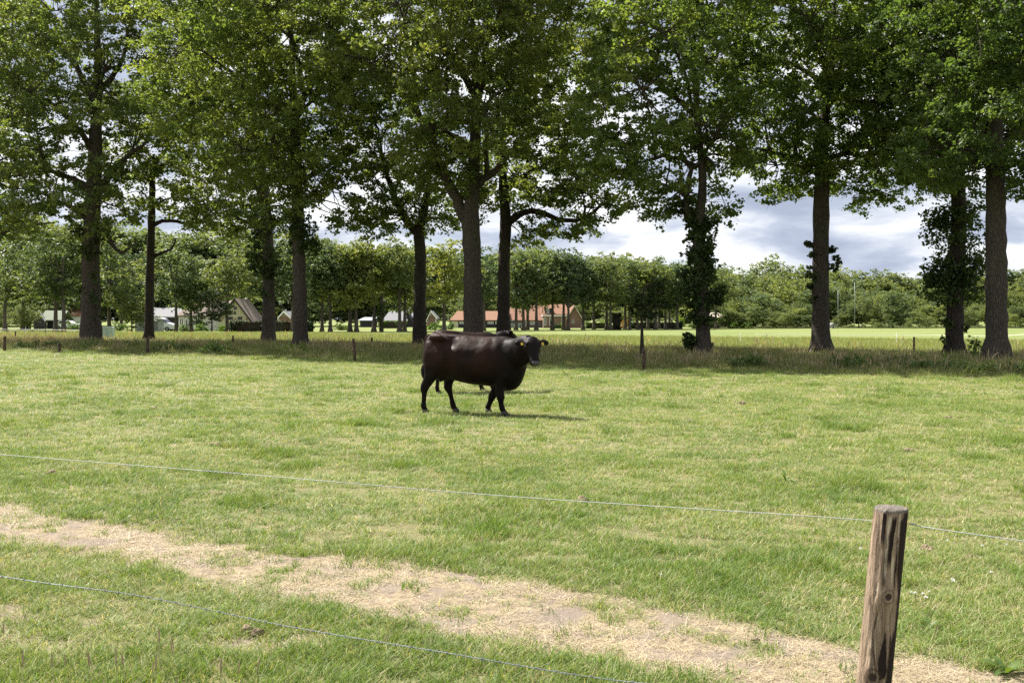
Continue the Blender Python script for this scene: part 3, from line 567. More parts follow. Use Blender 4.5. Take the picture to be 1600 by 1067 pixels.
oak('nearest oak with broad clean trunk at the right edge', 34.8, [(1558, 572), (1557, 500), (1557, 420), (1556, 340), (1555, 260), (1552, 170), (1550, 60), (1545, -60)], [0.40, 0.36, 0.345, 0.325, 0.31, 0.28, 0.2, 0.08],
    [(1500, 260, 55, 40, -1, 3.5), (1570, 240, 65, 45, -1, 4.5), (1620, 280, 40, 30, -1, 3.5), (1450, 230, 45, 35, -1, 3.5), (1530, 180, 70, 50, -2, 5), (1620, 170, 60, 60, -1, 4.5), (1470, 130, 60, 50, -1, 4.5), (1580, 90, 80, 60, -2, 5), (1500, 50, 80, 60, -2, 5), (1640, 40, 80, 80, -1, 5), (1540, -40, 120, 70, -1, 6), (1680, 180, 50, 80, 0, 5), (1580, -140, 130, 80, 0, 6), (1440, -60, 80, 60, 0, 5), (1700, 20, 60, 80, 0, 5)],
    [((0.18, 0.05), (1554, 230), (1520, 195), (1480, 180)), ((0.2, 0.06), (1552, 170), (1600, 110), (1640, 50))], seed=12, leaf=0.175, per=100, gap=0.9, brad=0.84, tint=(0.78, 0.9, 0.8), group=G1, nlimb=16)
# the young tree between the oaks
oak('thin young tree with sparse dark crown beside the ivy clad oak', 38.0, [(1003, 562), (1003, 520), (1002, 480), (1004, 460), (1012, 440)], [0.075, 0.055, 0.045, 0.035, 0.015],
    [(1005, 470, 20, 16, 0, 0.6), (1022, 462, 18, 20, 0, 0.6), (993, 475, 12, 10, 0, 0.5), (1030, 445, 12, 14, 0, 0.4), (1010, 490, 26, 6, 0, 0.6), (1040, 478, 12, 9, 0, 0.4)],
    seed=13, leaf=0.12, per=30, gap=0.26, brad=0.24, tint=(0.5, 0.58, 0.55), group='saplings', nlimb=6, bark=M_bark_dark, name='young_tree')

# background trees: a few crown shapes shared by all of them
def bg_crown(i, squat=1.0):
    r = np.random.default_rng(300 + i); c = []
    for k in range(11):
        a = r.random() * 6.283; q = 2.1 * math.sqrt(r.random()); zz = 4.0 + 7.8 * r.random(); s = 1.0 - 0.45 * max(0, (zz - 9) / 3)
        R = (1.5 + 1.0 * r.random()) * s; m = 16; dirs = nrm(r.normal(0, 1, (m, 3))); c.append(np.array([q * math.cos(a) * s, q * math.sin(a) * s, zz]) + dirs * (r.random((m, 1)) ** 0.35) * np.array([R, R, R * 0.85]))
    B = poisson(np.concatenate(c), 0.85); B[:, 2] = 3.6 + (B[:, 2] - 3.6) * squat
    return crown_mesh('far_crown', [spray_leaves(B, 0.85 + 0.5 * r.random(len(B)), 62, 0.34, r=r)], M_leaf_far), B
def bg_trunk(i, B):
    r = np.random.default_rng(400 + i); mb = MB(); p = smooth_path([(0, 0, -0.1), (0.05, 0, 2.5), (r.normal(0, .12), 0, 5.5), (r.normal(0, .3), 0, 9)], 12)
    mb.tube(p, np.linspace(0.27, 0.08, 12) * (1 + 0.5 * np.exp(-p[:, 2] / 0.4)), 8, True, 0.08, i)
    for k in range(9):
        b = B[r.integers(len(B))]; j = 5 + r.integers(0, 5); mb.tube(arc(p[j], b, 0.08, 6, r), np.linspace(0.10, 0.03, 6), 5, False)
    return mb.mesh('far_trunk', M_bark_far, True)
BGC = []
for i in range(6):
    me, B = bg_crown(i); BGC.append((me, bg_trunk(i, B)))
def bg_tree(x, d, top, label, wide=1.0, group='trees lining the far lane', tint=(1, 1, 1), var=None, name='lane_tree', low=False):
    i = rng.integers(0, 6) if var is None else var; h = H + (HZ - top) / F * d + 0.1; s = h / 12.6
    t = thing(name, label, 'tree', (gx(x, d), d, -0.1), rng.random() * 6.283, group)
    tr = put('trunk', BGC[i][1], t); cr = put('crown', BGC[i][0], t); k = rng.random() * 0.25 - 0.12
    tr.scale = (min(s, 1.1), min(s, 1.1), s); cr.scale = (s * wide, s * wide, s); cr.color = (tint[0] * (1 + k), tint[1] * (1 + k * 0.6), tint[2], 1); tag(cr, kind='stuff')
    cr.location.z = (rng.random() * 0.9 - 0.75) * s
    if low: cr.scale = (s * wide, s * wide, s * 1.22); cr.location.z = -2.6 * s
    return t
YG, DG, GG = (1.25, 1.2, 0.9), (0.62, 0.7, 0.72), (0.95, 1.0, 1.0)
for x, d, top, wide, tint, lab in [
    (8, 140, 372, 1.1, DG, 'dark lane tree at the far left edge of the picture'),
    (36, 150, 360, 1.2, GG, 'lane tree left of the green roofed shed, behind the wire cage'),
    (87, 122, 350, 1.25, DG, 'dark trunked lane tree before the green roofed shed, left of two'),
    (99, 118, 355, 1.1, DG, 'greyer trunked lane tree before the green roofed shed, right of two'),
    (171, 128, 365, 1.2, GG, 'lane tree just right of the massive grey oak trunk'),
    (190, 160, 372, 1.2, DG, 'dark tree behind the small fruit tree'),  # crown tinted dark green
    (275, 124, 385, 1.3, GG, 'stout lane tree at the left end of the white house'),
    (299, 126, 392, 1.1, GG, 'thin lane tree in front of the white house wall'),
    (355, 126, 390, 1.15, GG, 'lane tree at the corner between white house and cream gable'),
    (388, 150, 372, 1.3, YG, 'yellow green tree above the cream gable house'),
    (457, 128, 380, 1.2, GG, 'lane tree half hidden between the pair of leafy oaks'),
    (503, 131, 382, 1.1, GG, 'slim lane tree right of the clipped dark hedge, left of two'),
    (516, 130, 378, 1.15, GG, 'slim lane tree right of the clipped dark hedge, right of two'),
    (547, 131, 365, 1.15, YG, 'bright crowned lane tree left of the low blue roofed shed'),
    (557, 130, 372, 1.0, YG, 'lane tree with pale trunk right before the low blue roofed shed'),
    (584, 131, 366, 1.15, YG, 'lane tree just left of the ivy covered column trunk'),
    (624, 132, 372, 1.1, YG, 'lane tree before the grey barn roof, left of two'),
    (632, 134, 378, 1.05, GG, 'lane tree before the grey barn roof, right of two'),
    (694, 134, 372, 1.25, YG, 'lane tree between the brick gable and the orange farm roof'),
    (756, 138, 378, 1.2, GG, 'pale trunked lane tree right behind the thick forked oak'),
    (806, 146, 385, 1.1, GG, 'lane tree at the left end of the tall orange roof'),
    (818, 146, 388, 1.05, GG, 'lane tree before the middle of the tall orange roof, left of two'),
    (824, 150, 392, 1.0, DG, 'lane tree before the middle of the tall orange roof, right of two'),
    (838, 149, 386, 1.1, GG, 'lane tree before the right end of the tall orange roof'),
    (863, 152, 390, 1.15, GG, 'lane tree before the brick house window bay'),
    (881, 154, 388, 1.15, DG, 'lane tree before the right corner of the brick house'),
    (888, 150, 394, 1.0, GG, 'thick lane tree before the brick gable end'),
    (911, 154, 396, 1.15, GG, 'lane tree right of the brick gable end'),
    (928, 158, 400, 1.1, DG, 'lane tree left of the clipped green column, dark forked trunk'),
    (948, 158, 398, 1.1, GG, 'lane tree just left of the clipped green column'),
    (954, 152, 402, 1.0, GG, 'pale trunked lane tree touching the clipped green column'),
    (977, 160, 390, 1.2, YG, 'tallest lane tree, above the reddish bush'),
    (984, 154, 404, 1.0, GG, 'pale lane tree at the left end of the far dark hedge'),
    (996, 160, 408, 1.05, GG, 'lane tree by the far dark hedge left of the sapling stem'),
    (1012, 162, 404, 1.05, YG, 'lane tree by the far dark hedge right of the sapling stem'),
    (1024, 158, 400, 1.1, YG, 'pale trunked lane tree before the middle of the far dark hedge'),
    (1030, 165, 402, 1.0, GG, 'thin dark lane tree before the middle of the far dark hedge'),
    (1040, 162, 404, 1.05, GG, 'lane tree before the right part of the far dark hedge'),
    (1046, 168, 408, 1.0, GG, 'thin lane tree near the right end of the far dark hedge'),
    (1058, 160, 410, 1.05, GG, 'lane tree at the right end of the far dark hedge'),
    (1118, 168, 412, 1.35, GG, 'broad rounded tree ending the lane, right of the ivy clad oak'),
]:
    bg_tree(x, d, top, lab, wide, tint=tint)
bg_tree(331, 122, 452, 'small dark bushy tree before the white house', 1.9, 'garden trees', (0.55, 0.62, 0.65), 2, 'garden_tree', True)
bg_tree(206, 126, 458, 'small pale fruit tree beside the corrugated container', 2.1, 'garden trees', (1.3, 1.25, 1.2), 3, 'fruit_tree', True)
bg_tree(1342, 182, 462, 'pale round tree at the wood edge beside the taller lamp post', 1.7, 'trees standing out of the wood', (1.15, 1.12, 1.05), 1, 'edge_tree', True)
bg_tree(1395, 180, 458, 'dark round tree at the wood edge, right of the lamp posts', 1.6, 'trees standing out of the wood', (0.72, 0.85, 0.9), 4, 'edge_tree', True)
bg_tree(1372, 184, 460, 'light green narrow tree between two round trees at the wood edge', 1.1, 'trees standing out of the wood', (1.3, 1.25, 1.1), 5, 'edge_tree', True)
t = thing('ivy_covered_tree', 'dark ivy covered column trunk behind the hay field, left of the grey barn', 'tree', (gx(596, 131), 131, -0.1))
MB().tube([(0, 0, 0), (0, 0, 2.5), (0.1, 0, 5)], [0.3, 0.25, 0.18], 8).obj('trunk', M_bark_far, t, True)
q = np.random.default_rng(5); B = np.stack([q.normal(0, .22, 30), q.normal(0, .22, 30), 0.5 + 3.2 * q.random(30)], -1)
tag(put('ivy', crown_mesh('ivy', [spray_leaves(B, np.full(30, 0.5), 40, 0.2)], M_leaf_dark), t), kind='stuff')

# woods behind: nobody could count these trees
def wood(name, label, rows):
    pts, scl, idx = [], [], []
    for (x0, x1, d, top0, top1, step, wide) in rows:
        for x in np.arange(x0, x1, step):
            xx = x + rng.normal(0, step * 0.3); dd = d + rng.normal(0, 5); top = np.interp(xx, [x0, x1], [top0, top1]) + rng.normal(0, 8)
            h = H + (HZ - top) / F * dd; s = h / 12.6; pts.append((gx(xx, dd), dd, -0.1 - 3.6 * s * 0.75)); w = wide * (0.85 + 0.4 * rng.random()); scl.append((s * w, s * w, s * 1.22)); idx.append(rng.integers(0, 6))
    n = len(pts); pr = [proto('wood_crown', BGC[i][0]) for i in range(6)]
    for k, p in enumerate(pr): p.color = (0.85 + 0.09 * k, 0.9 + 0.05 * k, 0.9, 1)
    o = scatter(name, np.array(pts), np.stack([0 * np.arange(n), 0 * np.arange(n), rng.random(n) * 6.283], -1), np.array(scl), idx, pr, label, 'wood'); o.color = (1.18, 1.18, 1.12, 1); return o
wood('far_wood', 'far mixed wood closing off the hay field on the right', [(1090, 1800, 215, 428, 432, 15, 1.35), (1090, 1800, 225, 424, 440, 22, 1.5), (1110, 1800, 196, 446, 450, 17, 1.5), (1120, 1800, 186, 474, 478, 13, 1.9), (1110, 1270, 178, 488, 486, 9, 2.2), (1100, 1800, 181, 501, 502, 7, 2.4)])
wood('back_wood', 'shady wood behind the farm buildings on the left', [(-300, 560, 226, 338, 372, 17, 1.4), (-260, 480, 218, 400, 410, 19, 1.4), (470, 1010, 228, 384, 404, 15, 1.4), (-260, 1120, 236, 400, 414, 17, 1.5), (-260, 1110, 222, 430, 440, 19, 1.6), (-260, 1090, 212, 462, 470, 15, 1.9), (-200, 60, 160, 430, 440, 20, 1.5), (-200, 40, 150, 470, 478, 14, 1.8)])

# ------------------------------------------------------------------ buildings beyond the field
class House:
    """local metres from photo pixels at depth d; y = 0 is the front wall, growing away from the camera"""
    def __init__(s, name, label, cat, xc, d, group=None):
        s.d = d; s.xc = xc; s.t = thing(name, label, cat, (gx(xc, d), d, -0.1), group=group)
    def x(s, px): return (px - s.xc) / F * s.d
    def z(s, py): return H + 0.1 + (HZ - py) / F * s.d
    def walls(s, x0, x1, y1, dep, mat, y0=0.0, name='wall'):
        return MB().box((s.x(x0), y0, -0.3), (s.x(x1), y0 + dep, s.z(y1)), 0).obj(name, mat, s.t)
    def gable_x(s, x0, x1, eave, ridge, dep, mat, hipl=0.0, hipr=0.0, over=0.35, y0=0.0, name='roof', th=0.16):
        """roof with its ridge across the picture, a slope facing the camera, optional hips (m)"""
        a, b = s.x(x0) - over, s.x(x1) + over; ze, zr = s.z(eave), s.z(ridge); m = y0 + dep / 2; f, k = y0 - over, y0 + dep + over; mb = MB()
        for dz, flip in ((0, 0), (th, 1)):
            V = [(a, f, ze + dz), (b, f, ze + dz), (b - hipr, m, zr + dz), (a + hipl, m, zr + dz), (a, k, ze + dz), (b, k, ze + dz)]
            mb.add(V, [(0, 1, 2, 3), (5, 4, 3, 2)], [(4, 0, 3), (1, 5, 2)] if (hipl > 0 or hipr > 0) else None)
        e = [(a, f, ze), (b, f, ze), (b - hipr, m, zr), (b, k, ze), (a, k, ze), (a + hipl, m, zr)]
        for p, q in zip(e, e[1:] + e[:1]):
            mb.add([p, q, (q[0], q[1], q[2] + th), (p[0], p[1], p[2] + th)], [(0, 1, 2, 3)])
        return mb.obj(name, mat, s.t)
    def gable_y(s, x0, x1, xa, el, er, apex, dep, wmat, rmat, y0=0.0, over=0.3, th=0.2, trim=None):
        """gable end facing the camera; el / er eave rows, apex row"""
        A, B, C = s.x(x0), s.x(x1), s.x(xa); zl, zr, zt = s.z(el), s.z(er), s.z(apex)
        MB().prism([(A, -0.3), (B, -0.3), (B, zr - 0.05), (C, zt - 0.05), (A, zl - 0.05)], 'y', y0, y0 + dep).obj('gable_wall', wmat, s.t)
        for p, q in (((A, zl), (C, zt)), ((C, zt), (B, zr))):
            dx, dz = q[0] - p[0], q[1] - p[1]; l = math.hypot(dx, dz); ex, ez = dx / l, dz / l
            p2, q2 = (p[0] - ex * (over if p[0] != C else 0), p[1] - ez * (over if p[0] != C else 0)), (q[0] + ex * (over if q[0] != C else 0), q[1] + ez * (over if q[0] != C else 0))
            poly = [p2, q2, (q2[0], q2[1] + th), (p2[0], p2[1] + th)]
            r = MB().prism(poly, 'y', y0 - 0.35, y0 + dep + 0.3).obj('roof', rmat, s.t)
            if trim is not None:
                poly = [(p2[0], p2[1] - 0.12), (q2[0], q2[1] - 0.12), (q2[0], q2[1] + th + 0.02), (p2[0], p2[1] + th + 0.02)]
                MB().prism(poly, 'y', y0 - 0.42, y0 - 0.353).obj('bargeboard', trim, r)
    def window(s, x0, x1, y0, y1, bars=1, fmat=None, yy=0.0, name='window'):
        a, b, l, h = s.x(x0), s.x(x1), s.z(y1), s.z(y0); w = min(0.09, (b - a) * 0.14); fm = fmat or M_frame; fr = MB()
        fr.box((a, yy - 0.07, l), (a + w, yy + 0.02, h)).box((b - w, yy - 0.07, l), (b, yy + 0.02, h)).box((a + w, yy - 0.068, h - w), (b - w, yy + 0.02, h)).box((a + w, yy - 0.068, l), (b - w, yy + 0.02, l + w))
        for i in range(bars):
            c = a + (b - a) * (i + 1) / (bars + 1); fr.box((c - w * .4, yy - 0.064, l + w), (c + w * .4, yy + 0.02, h - w))
        f = fr.obj(name, fm, s.t); MB().box((a + w * .5, yy - 0.03, l + w * .5), (b - w * .5, yy + 0.01, h - w * .5)).obj('pane', M_glass, f)
        return f
    def slab(s, x0, x1, y0, y1, mat, name, d0=-0.06, d1=0.0):
        return MB().box((s.x(x0), d0, s.z(y1)), (s.x(x1), d1, s.z(y0))).obj(name, mat, s.t)
h = House('shed', 'small dark boarded shed with mossy green roof on the left', 'shed', 75, 168)
h.gable_x(62, 96, 501.5, 486.5, 4.6, M_greenroof, 0, 0, 0.1)
MB().prism([(h.x(55), -0.3), (h.x(71.5), -0.3), (h.x(71.5), h.z(502)), (h.x(63), h.z(488)), (h.x(55), h.z(502))], 'y', -0.5, 0.4).obj('gable_wall', M_greywood, h.t)
for a, b in (((54, 502.5), (63, 486.5)), ((63, 486.5), (72.5, 502.5))):
    MB().prism([(h.x(a[0]), h.z(a[1])), (h.x(b[0]), h.z(b[1])), (h.x(b[0]), h.z(b[1]) + .1), (h.x(a[0]), h.z(a[1]) + .1)], 'y', -0.62, -0.2).obj('bargeboard', M_frame, h.t)
h.walls(72, 96, 501.5, 4.4, M_dark, 0.35, 'back_wall'); h.slab(71.6, 73, 501.5, 515, M_greywood, 'post', -0.3, -0.15)
h = House('wire_cage', 'small wire mesh enclosure left of the green roofed shed', 'enclosure', 46, 166)
for x in (37.5, 45.5, 53): MB().box((h.x(x) - .04, 0, 0), (h.x(x) + .04, 0.08, h.z(499))).obj('post', M_lamp, h.t)
h.slab(37, 53.6, 498.4, 499.2, M_lamp, 'rail', -0.02, 0.1); h.walls(38.5, 45, 500, 0.5, M_dark, 0.3, 'panel')
h = House('farmhouse', 'distant house with orange roof glimpsed left of the massive grey oak', 'house', 113, 205)
h.walls(104, 128, 494, 6, M_white); h.gable_x(103, 129, 494, 481, 6, M_orange); h.window(109, 113, 496, 503)
h = House('barn', 'long low barn with grey roof behind the white van', 'barn', 250, 152)
h.walls(228, 273, 496.5, 6, M_dark); h.gable_x(227, 274, 496.5, 482, 6, M_greyroof)
h = House('white_house', 'white walled house with brown hipped roof and cream gable wing', 'house', 320, 142)
h.walls(279, 352, 494, 7.5, M_white); rf = h.gable_x(277, 356, 494.5, 470.5, 7.5, M_brownroof, 2.3, 0, 0.3)
h.slab(301, 310, 469.4, 471.2, M_frame, 'ridge_cap', 3.4, 4.1)
for x0, x1, y0, y1, b in ((280.5, 287, 497, 508.5, 1), (290, 293.5, 499, 509, 0), (305, 313, 495.5, 501, 1), (294.5, 297.5, 500, 512, 0), (344, 349, 498, 507, 1)): h.window(x0, x1, y0, y1, b)
h.slab(306, 316, 501.5, 511, M_dark, 'door'); MB().box((h.x(330) - .3, 3.2, h.z(478)), (h.x(330) + .3, 3.8, h.z(465))).obj('chimney', M_brick, rf)
h.gable_y(345, 396, 369.5, 497, 503.5, 468.5, 7, M_cream, M_brownroof, -0.6, trim=M_dark)
for x0, x1, y0, y1, b in ((367.5, 371.5, 479.5, 484, 0), (357.5, 365.5, 495, 499.5, 1), (373.5, 380, 495, 499.5, 1)): h.window(x0, x1, y0, y1, b, M_dark, -0.6)
for x in (369.5, 387.5):
    MB().prism([(h.x(x), h.z(500)), (h.x(x + 1.4), h.z(498.4)), (h.x(x), h.z(496.8)), (h.x(x - 1.4), h.z(498.4))], 'y', -0.66, -0.604).obj('shutter', M_orange, h.t)
h = House('cottage', 'small brick gable cottage seen between the pair of leafy oaks', 'cottage', 444, 190)
h.gable_y(436, 453, 443.5, 496, 496, 487.5, 6, M_brick, M_greyroof, trim=M_frame); h.window(440.5, 442.5, 491.5, 494, 0); h.window(444.5, 446.5, 491.5, 494, 0)
h.walls(433.5, 436, 497, 3, M_white, 0.6, 'side_wall'); h.walls(453, 455, 497, 3, M_white, 0.6, 'side_wall'); MB().box((h.x(441), 2, h.z(490)), (h.x(443), 2.6, h.z(483.5))).obj('chimney', M_white, h.t)
h = House('low_shed', 'low dark shed with pale blue roof beyond the field', 'shed', 573, 200)
h.walls(562.5, 584, 501.5, 5, M_dark); h.gable_x(562, 584, 501.5, 496.8, 5, M_blueroof, 0.9, 0)
h = House('grey_barn', 'barn with light grey sheet roof beyond the lane trees', 'barn', 620, 200)
h.walls(602, 636, 502, 7, M_dark); h.gable_x(600, 634.5, 502, 487, 7, M_greyroof, 1.0, 0); h.gable_y(634.8, 644, 636, 490, 504, 487, 6, M_dark, M_dark, 0.2)
h = House('grey_cottage', 'grey roofed outbuilding just left of the dark forked oak trunk', 'outbuilding', 648, 203)
h.walls(640, 656, 497.5, 5, M_dark); h.gable_x(638.5, 657, 497.5, 487, 5, M_greyroof, 1.1, 0)
h = House('brick_cottage', 'small brown brick gable house with white trim right of the dark forked oak', 'cottage', 674, 198)
h.gable_y(667, 682, 673.5, 500, 497, 487, 6, M_brick, M_greyroof, trim=M_frame); h.slab(680, 682, 498, 504, M_white, 'drainpipe'); h.window(666.9, 669.2, 498.5, 503.5, 0); h.window(672, 675.5, 490.5, 493, 0)
MB().box((h.x(671.6), 2, h.z(492)), (h.x(673.2), 2.6, h.z(484.3))).obj('chimney', M_white, h.t)
h = House('farm_barn', 'low farm barn with orange tiled roof left of the tall orange roof', 'barn', 748, 186)
h.walls(705, 792, 501, 8, M_dark); h.gable_x(704, 793, 501.5, 487, 8, M_orange, 1.25, 0, 0.2); h.walls(705.5, 716, 502, 2, M_cream, -0.05, 'front_wall')
for x0, x1 in ((762, 771), (718, 724), (774, 778)): h.window(x0, x1, 502.5, 506, 2)
h = House('big_barn', 'large barn with tall orange tiled roof behind lane trees', 'barn', 822, 188)
h.walls(794, 850, 501, 10, M_greywood); h.gable_x(793, 851, 501.5, 477.5, 10, M_orange, 0.5, 0, 0.2)
for x0, x1 in ((800, 806), (818, 824), (829, 836)): h.window(x0, x1, 502.5, 507, 2)
h = House('brick_house', 'brown brick house with white cornice, dormer and orange roof', 'house', 872, 184)
h.walls(849, 886, 494.2, 8, M_brick); h.slab(847.5, 887.5, 492.3, 494.2, M_frame, 'cornice', -0.25, 8.2); h.gable_x(849, 887, 492.2, 476, 8, M_orange, 0, 0, 0.0)
MB().box((h.x(851.5), 0.3, h.z(492.2)), (h.x(863), 3.5, h.z(481.5))).obj('dormer', M_dark, h.t); h.window(853.5, 858, 482.5, 491, 1, None, 0.3)
for x0, x1 in ((850, 853.5), (858.5, 863.5), (877.5, 880.5)): h.window(x0, x1, 496.3, 508.5, 1)
h.gable_y(886, 909, 897.5, 497, 497, 478, 9, M_brick, M_orange, 0.1, trim=M_cream); h.window(894, 897, 499, 505, 1, None, 0.1)
h = House('pale_house', 'pale pink walled house at the lane end beside ivy clad oak', 'house', 1113, 178)
h.walls(1103, 1126, 497, 6, M_pinkwall); h.gable_x(1102, 1127, 497, 487.5, 6, M_pinkwall); h.slab(1104, 1123, 503, 512, M_dark, 'door')
h = House('field_hut', 'tiny white hut at the wood edge left of the lamp posts', 'hut', 1302, 176)
h.gable_y(1299, 1305, 1302, 508, 508, 506.3, 1.6, M_white, M_greyroof); h.slab(1301, 1303, 509, 513, M_dark, 'door')
h = House('corrugated_container', 'grey corrugated metal container left of the white van', 'container', 229, 130)
h.walls(211, 247, 502.4, 2.2, M_galv, 0.04); rb = MB()
for x in np.arange(211, 247, 1.3): MB().box((h.x(x), 0, -0.1), (h.x(x + .62), 0.039, h.z(502.7))).obj('rib', M_galv, h.t)
h.slab(210.5, 247.5, 501.8, 502.6, M_lamp, 'top_rail', -0.02, 2.3)
h = House('utility_cabinet', 'pale green utility cabinet right of the massive grey oak', 'cabinet', 167, 76)
mb = MB(); mb.prism([(h.x(158.5), 0), (h.x(175.5), 0), (h.x(175.5), h.z(511.5)), (h.x(174.5), h.z(510.3)), (h.x(159.5), h.z(510.3)), (h.x(158.5), h.z(511.5))], 'y', 0, 0.45); mb.obj('housing', M_cabinet, h.t)
for x0, x1 in ((159.3, 166.7), (167.3, 174.7)): h.slab(x0, x1, 512.5, 527, M_cabinet, 'door', -0.025, -0.002)
h.slab(158, 176, 527, 532, M_greywood, 'plinth', -0.03, 0.48)

# ------------------------------------------------------------------ vehicles
def vehicle(name, label, cat, xc, d, prof, glass, width, wheels, paint, facing=1, wr=0.32, group=None):
    t = thing(name, label, cat, (gx(xc, d), d, -0.1), group=group)
    pr = [(x * facing, z) for x, z in prof]
    bm = bmesh.new(); vs_ = [[bm.verts.new((x, y, z)) for x, z in pr] for y in (0, width)]
    bm.faces.new(vs_[0]); bm.faces.new(vs_[1][::-1]); n = len(pr)
    for i in range(n): bm.faces.new((vs_[0][i], vs_[1][i], vs_[1][(i + 1) % n], vs_[0][(i + 1) % n]))
    bmesh.ops.recalc_face_normals(bm, faces=bm.faces); bmesh.ops.bevel(bm, geom=[e for e in bm.edges], offset=0.05, segments=2, affect='EDGES')
    me = bpy.data.meshes.new('body'); bm.to_mesh(me); bm.free(); me.materials.append(paint); put('body', me, t)
    for g in glass: MB().prism([(x * facing, z) for x, z in g], 'y', -0.012, width + 0.012).obj('window', M_glass, t)
    for wx in wheels:
        for y in (0.0, width - 0.18):
            a = np.linspace(0, 6.283, 19)[:-1]; w = MB().prism([(wx * facing + wr * math.cos(q), wr + wr * math.sin(q)) for q in a], 'y', y - 0.03, y + 0.18).obj('wheel', M_rubber, t)
            MB().prism([(wx * facing + wr * .58 * math.cos(q), wr + wr * .58 * math.sin(q)) for q in a], 'y', y - 0.042, y - 0.031).obj('rim', M_lamp, w)
    x1 = max(p[0] for p in prof)
    for y in (0.12, width - 0.42): MB().box((min(x1 * facing, (x1 - .12) * facing) , y, 0.62), (max(x1 * facing, (x1 - .12) * facing) + 0.012, y + 0.3, 0.80)).obj('headlight', M_frame, t)
vehicle('white_van', 'white van with sloping windscreen parked behind the slender dark oak', 'van', 247, 134,
        [(-2.0, .3), (1.95, .3), (2.0, .75), (1.85, .98), (1.2, 1.15), (0.55, 1.75), (0.1, 1.86), (-2.0, 1.86)], [[(0.62, 1.62), (1.12, 1.17), (0.98, 1.17), (0.5, 1.62)], [(-0.15, 1.6), (0.42, 1.6), (0.85, 1.15), (-0.15, 1.12)], [(1.15, 1.18), (0.62, 1.68), (0.70, 1.64), (1.19, 1.165)]], 1.8, (-1.25, 1.2), M_vanpaint)
carp = [(-2.0, .3), (2.0, .3), (2.05, .65), (1.75, .85), (1.0, .95), (0.4, 1.38), (-0.9, 1.42), (-1.6, 1.0), (-2.05, .9)]
carg = [[(0.82, .97), (0.36, 1.3), (-0.25, 1.33), (-0.25, .97)], [(-0.32, .97), (-0.32, 1.33), (-0.85, 1.34), (-1.35, 1.0)]]
vehicle('white_car', 'white car parked right of the green roofed shed', 'car', 103, 160, carp, carg, 1.7, (-1.3, 1.3), M_vanpaint)
vehicle('grey_car', 'grey car parked before the big orange roofed barn', 'car', 803, 166, carp, carg, 1.7, (-1.3, 1.3), M_greypaint)

# ------------------------------------------------------------------ hedges, shrubs
def leafy(name, label, cat, c, R, n, mat, br, leaf, per, box=False, tint=(1, 1, 1), group=None, seed=0, stems=True):
    r = np.random.default_rng(seed + 77); t = thing(name, label, cat, tuple(c), group=group); R = np.asarray(R, float)
    if box:
        B = (r.random((n, 3)) * 2 - 1); ax = r.integers(0, 3, n); B[np.arange(n), ax] = np.sign(B[np.arange(n), ax] + 1e-6) * 0.96; B *= R; B[:, 2] += R[2]
        MB().box((-R[0] * .9, -R[1] * .85, 0), (R[0] * .9, R[1] * .85, R[2] * 1.9)).obj('core', M_dark if False else M_bark_dark, t)
    else:
        B = nrm(r.normal(0, 1, (n, 3))) * (r.random((n, 1)) ** 0.4) * R; B[:, 2] = np.abs(B[:, 2]) + 0.04
        if stems:
            mb = MB()
            for b in B[:12]: mb.tube(arc(np.array([b[0] * .3, b[1] * .3, -0.05]), b, 0.1, 5, r), np.linspace(0.02, 0.006, 5) * max(1, R[2] * .8), 4, False)
            mb.obj('stems', M_bark_dark, t)
    o = put('foliage', crown_mesh('foliage', [spray_leaves(B, np.full(n, br), per, leaf, 0.9, r=r)], mat), t); o.color = (*tint, 1); tag(o, kind='stuff'); return t
def hedge(label, x0, x1, top, d, dep, mat=M_hedge, tint=(1, 1, 1), seed=0, name='hedge'):
    w = (x1 - x0) / F * d; hh = H + 0.1 + (HZ - top) / F * d
    n = int(7 * (w * hh + w * dep + hh * dep)) + 14
    return leafy(name, label, 'hedge', (gx((x0 + x1) / 2, d), d, -0.1), (w / 2, dep / 2, hh / 2), n, mat, 0.26, 0.17, 30, True, tint, None, seed)
hedge('clipped dark green hedge right of the cream gable house', 359, 489, 502.5, 129, 1.2, seed=1)
hedge('clipped green column hedge among the right lane trees', 957.5, 969.5, 490, 156, 1.1, tint=(0.9, 1, 1), seed=2, name='column_hedge')
hedge('long low dark hedge behind the sapling stem', 985, 1066, 503.5, 166, 1.2, tint=(0.75, 0.8, 0.9), seed=3)
hedge('low green hedge before the brick house garden', 915, 952, 504, 172, 1.0, M_shrub, seed=4)
hedge('low pale hedge before the grey barn', 598, 634, 502.5, 176, 1.0, M_shrub, (1.1, 1.1, 0.9), seed=5)
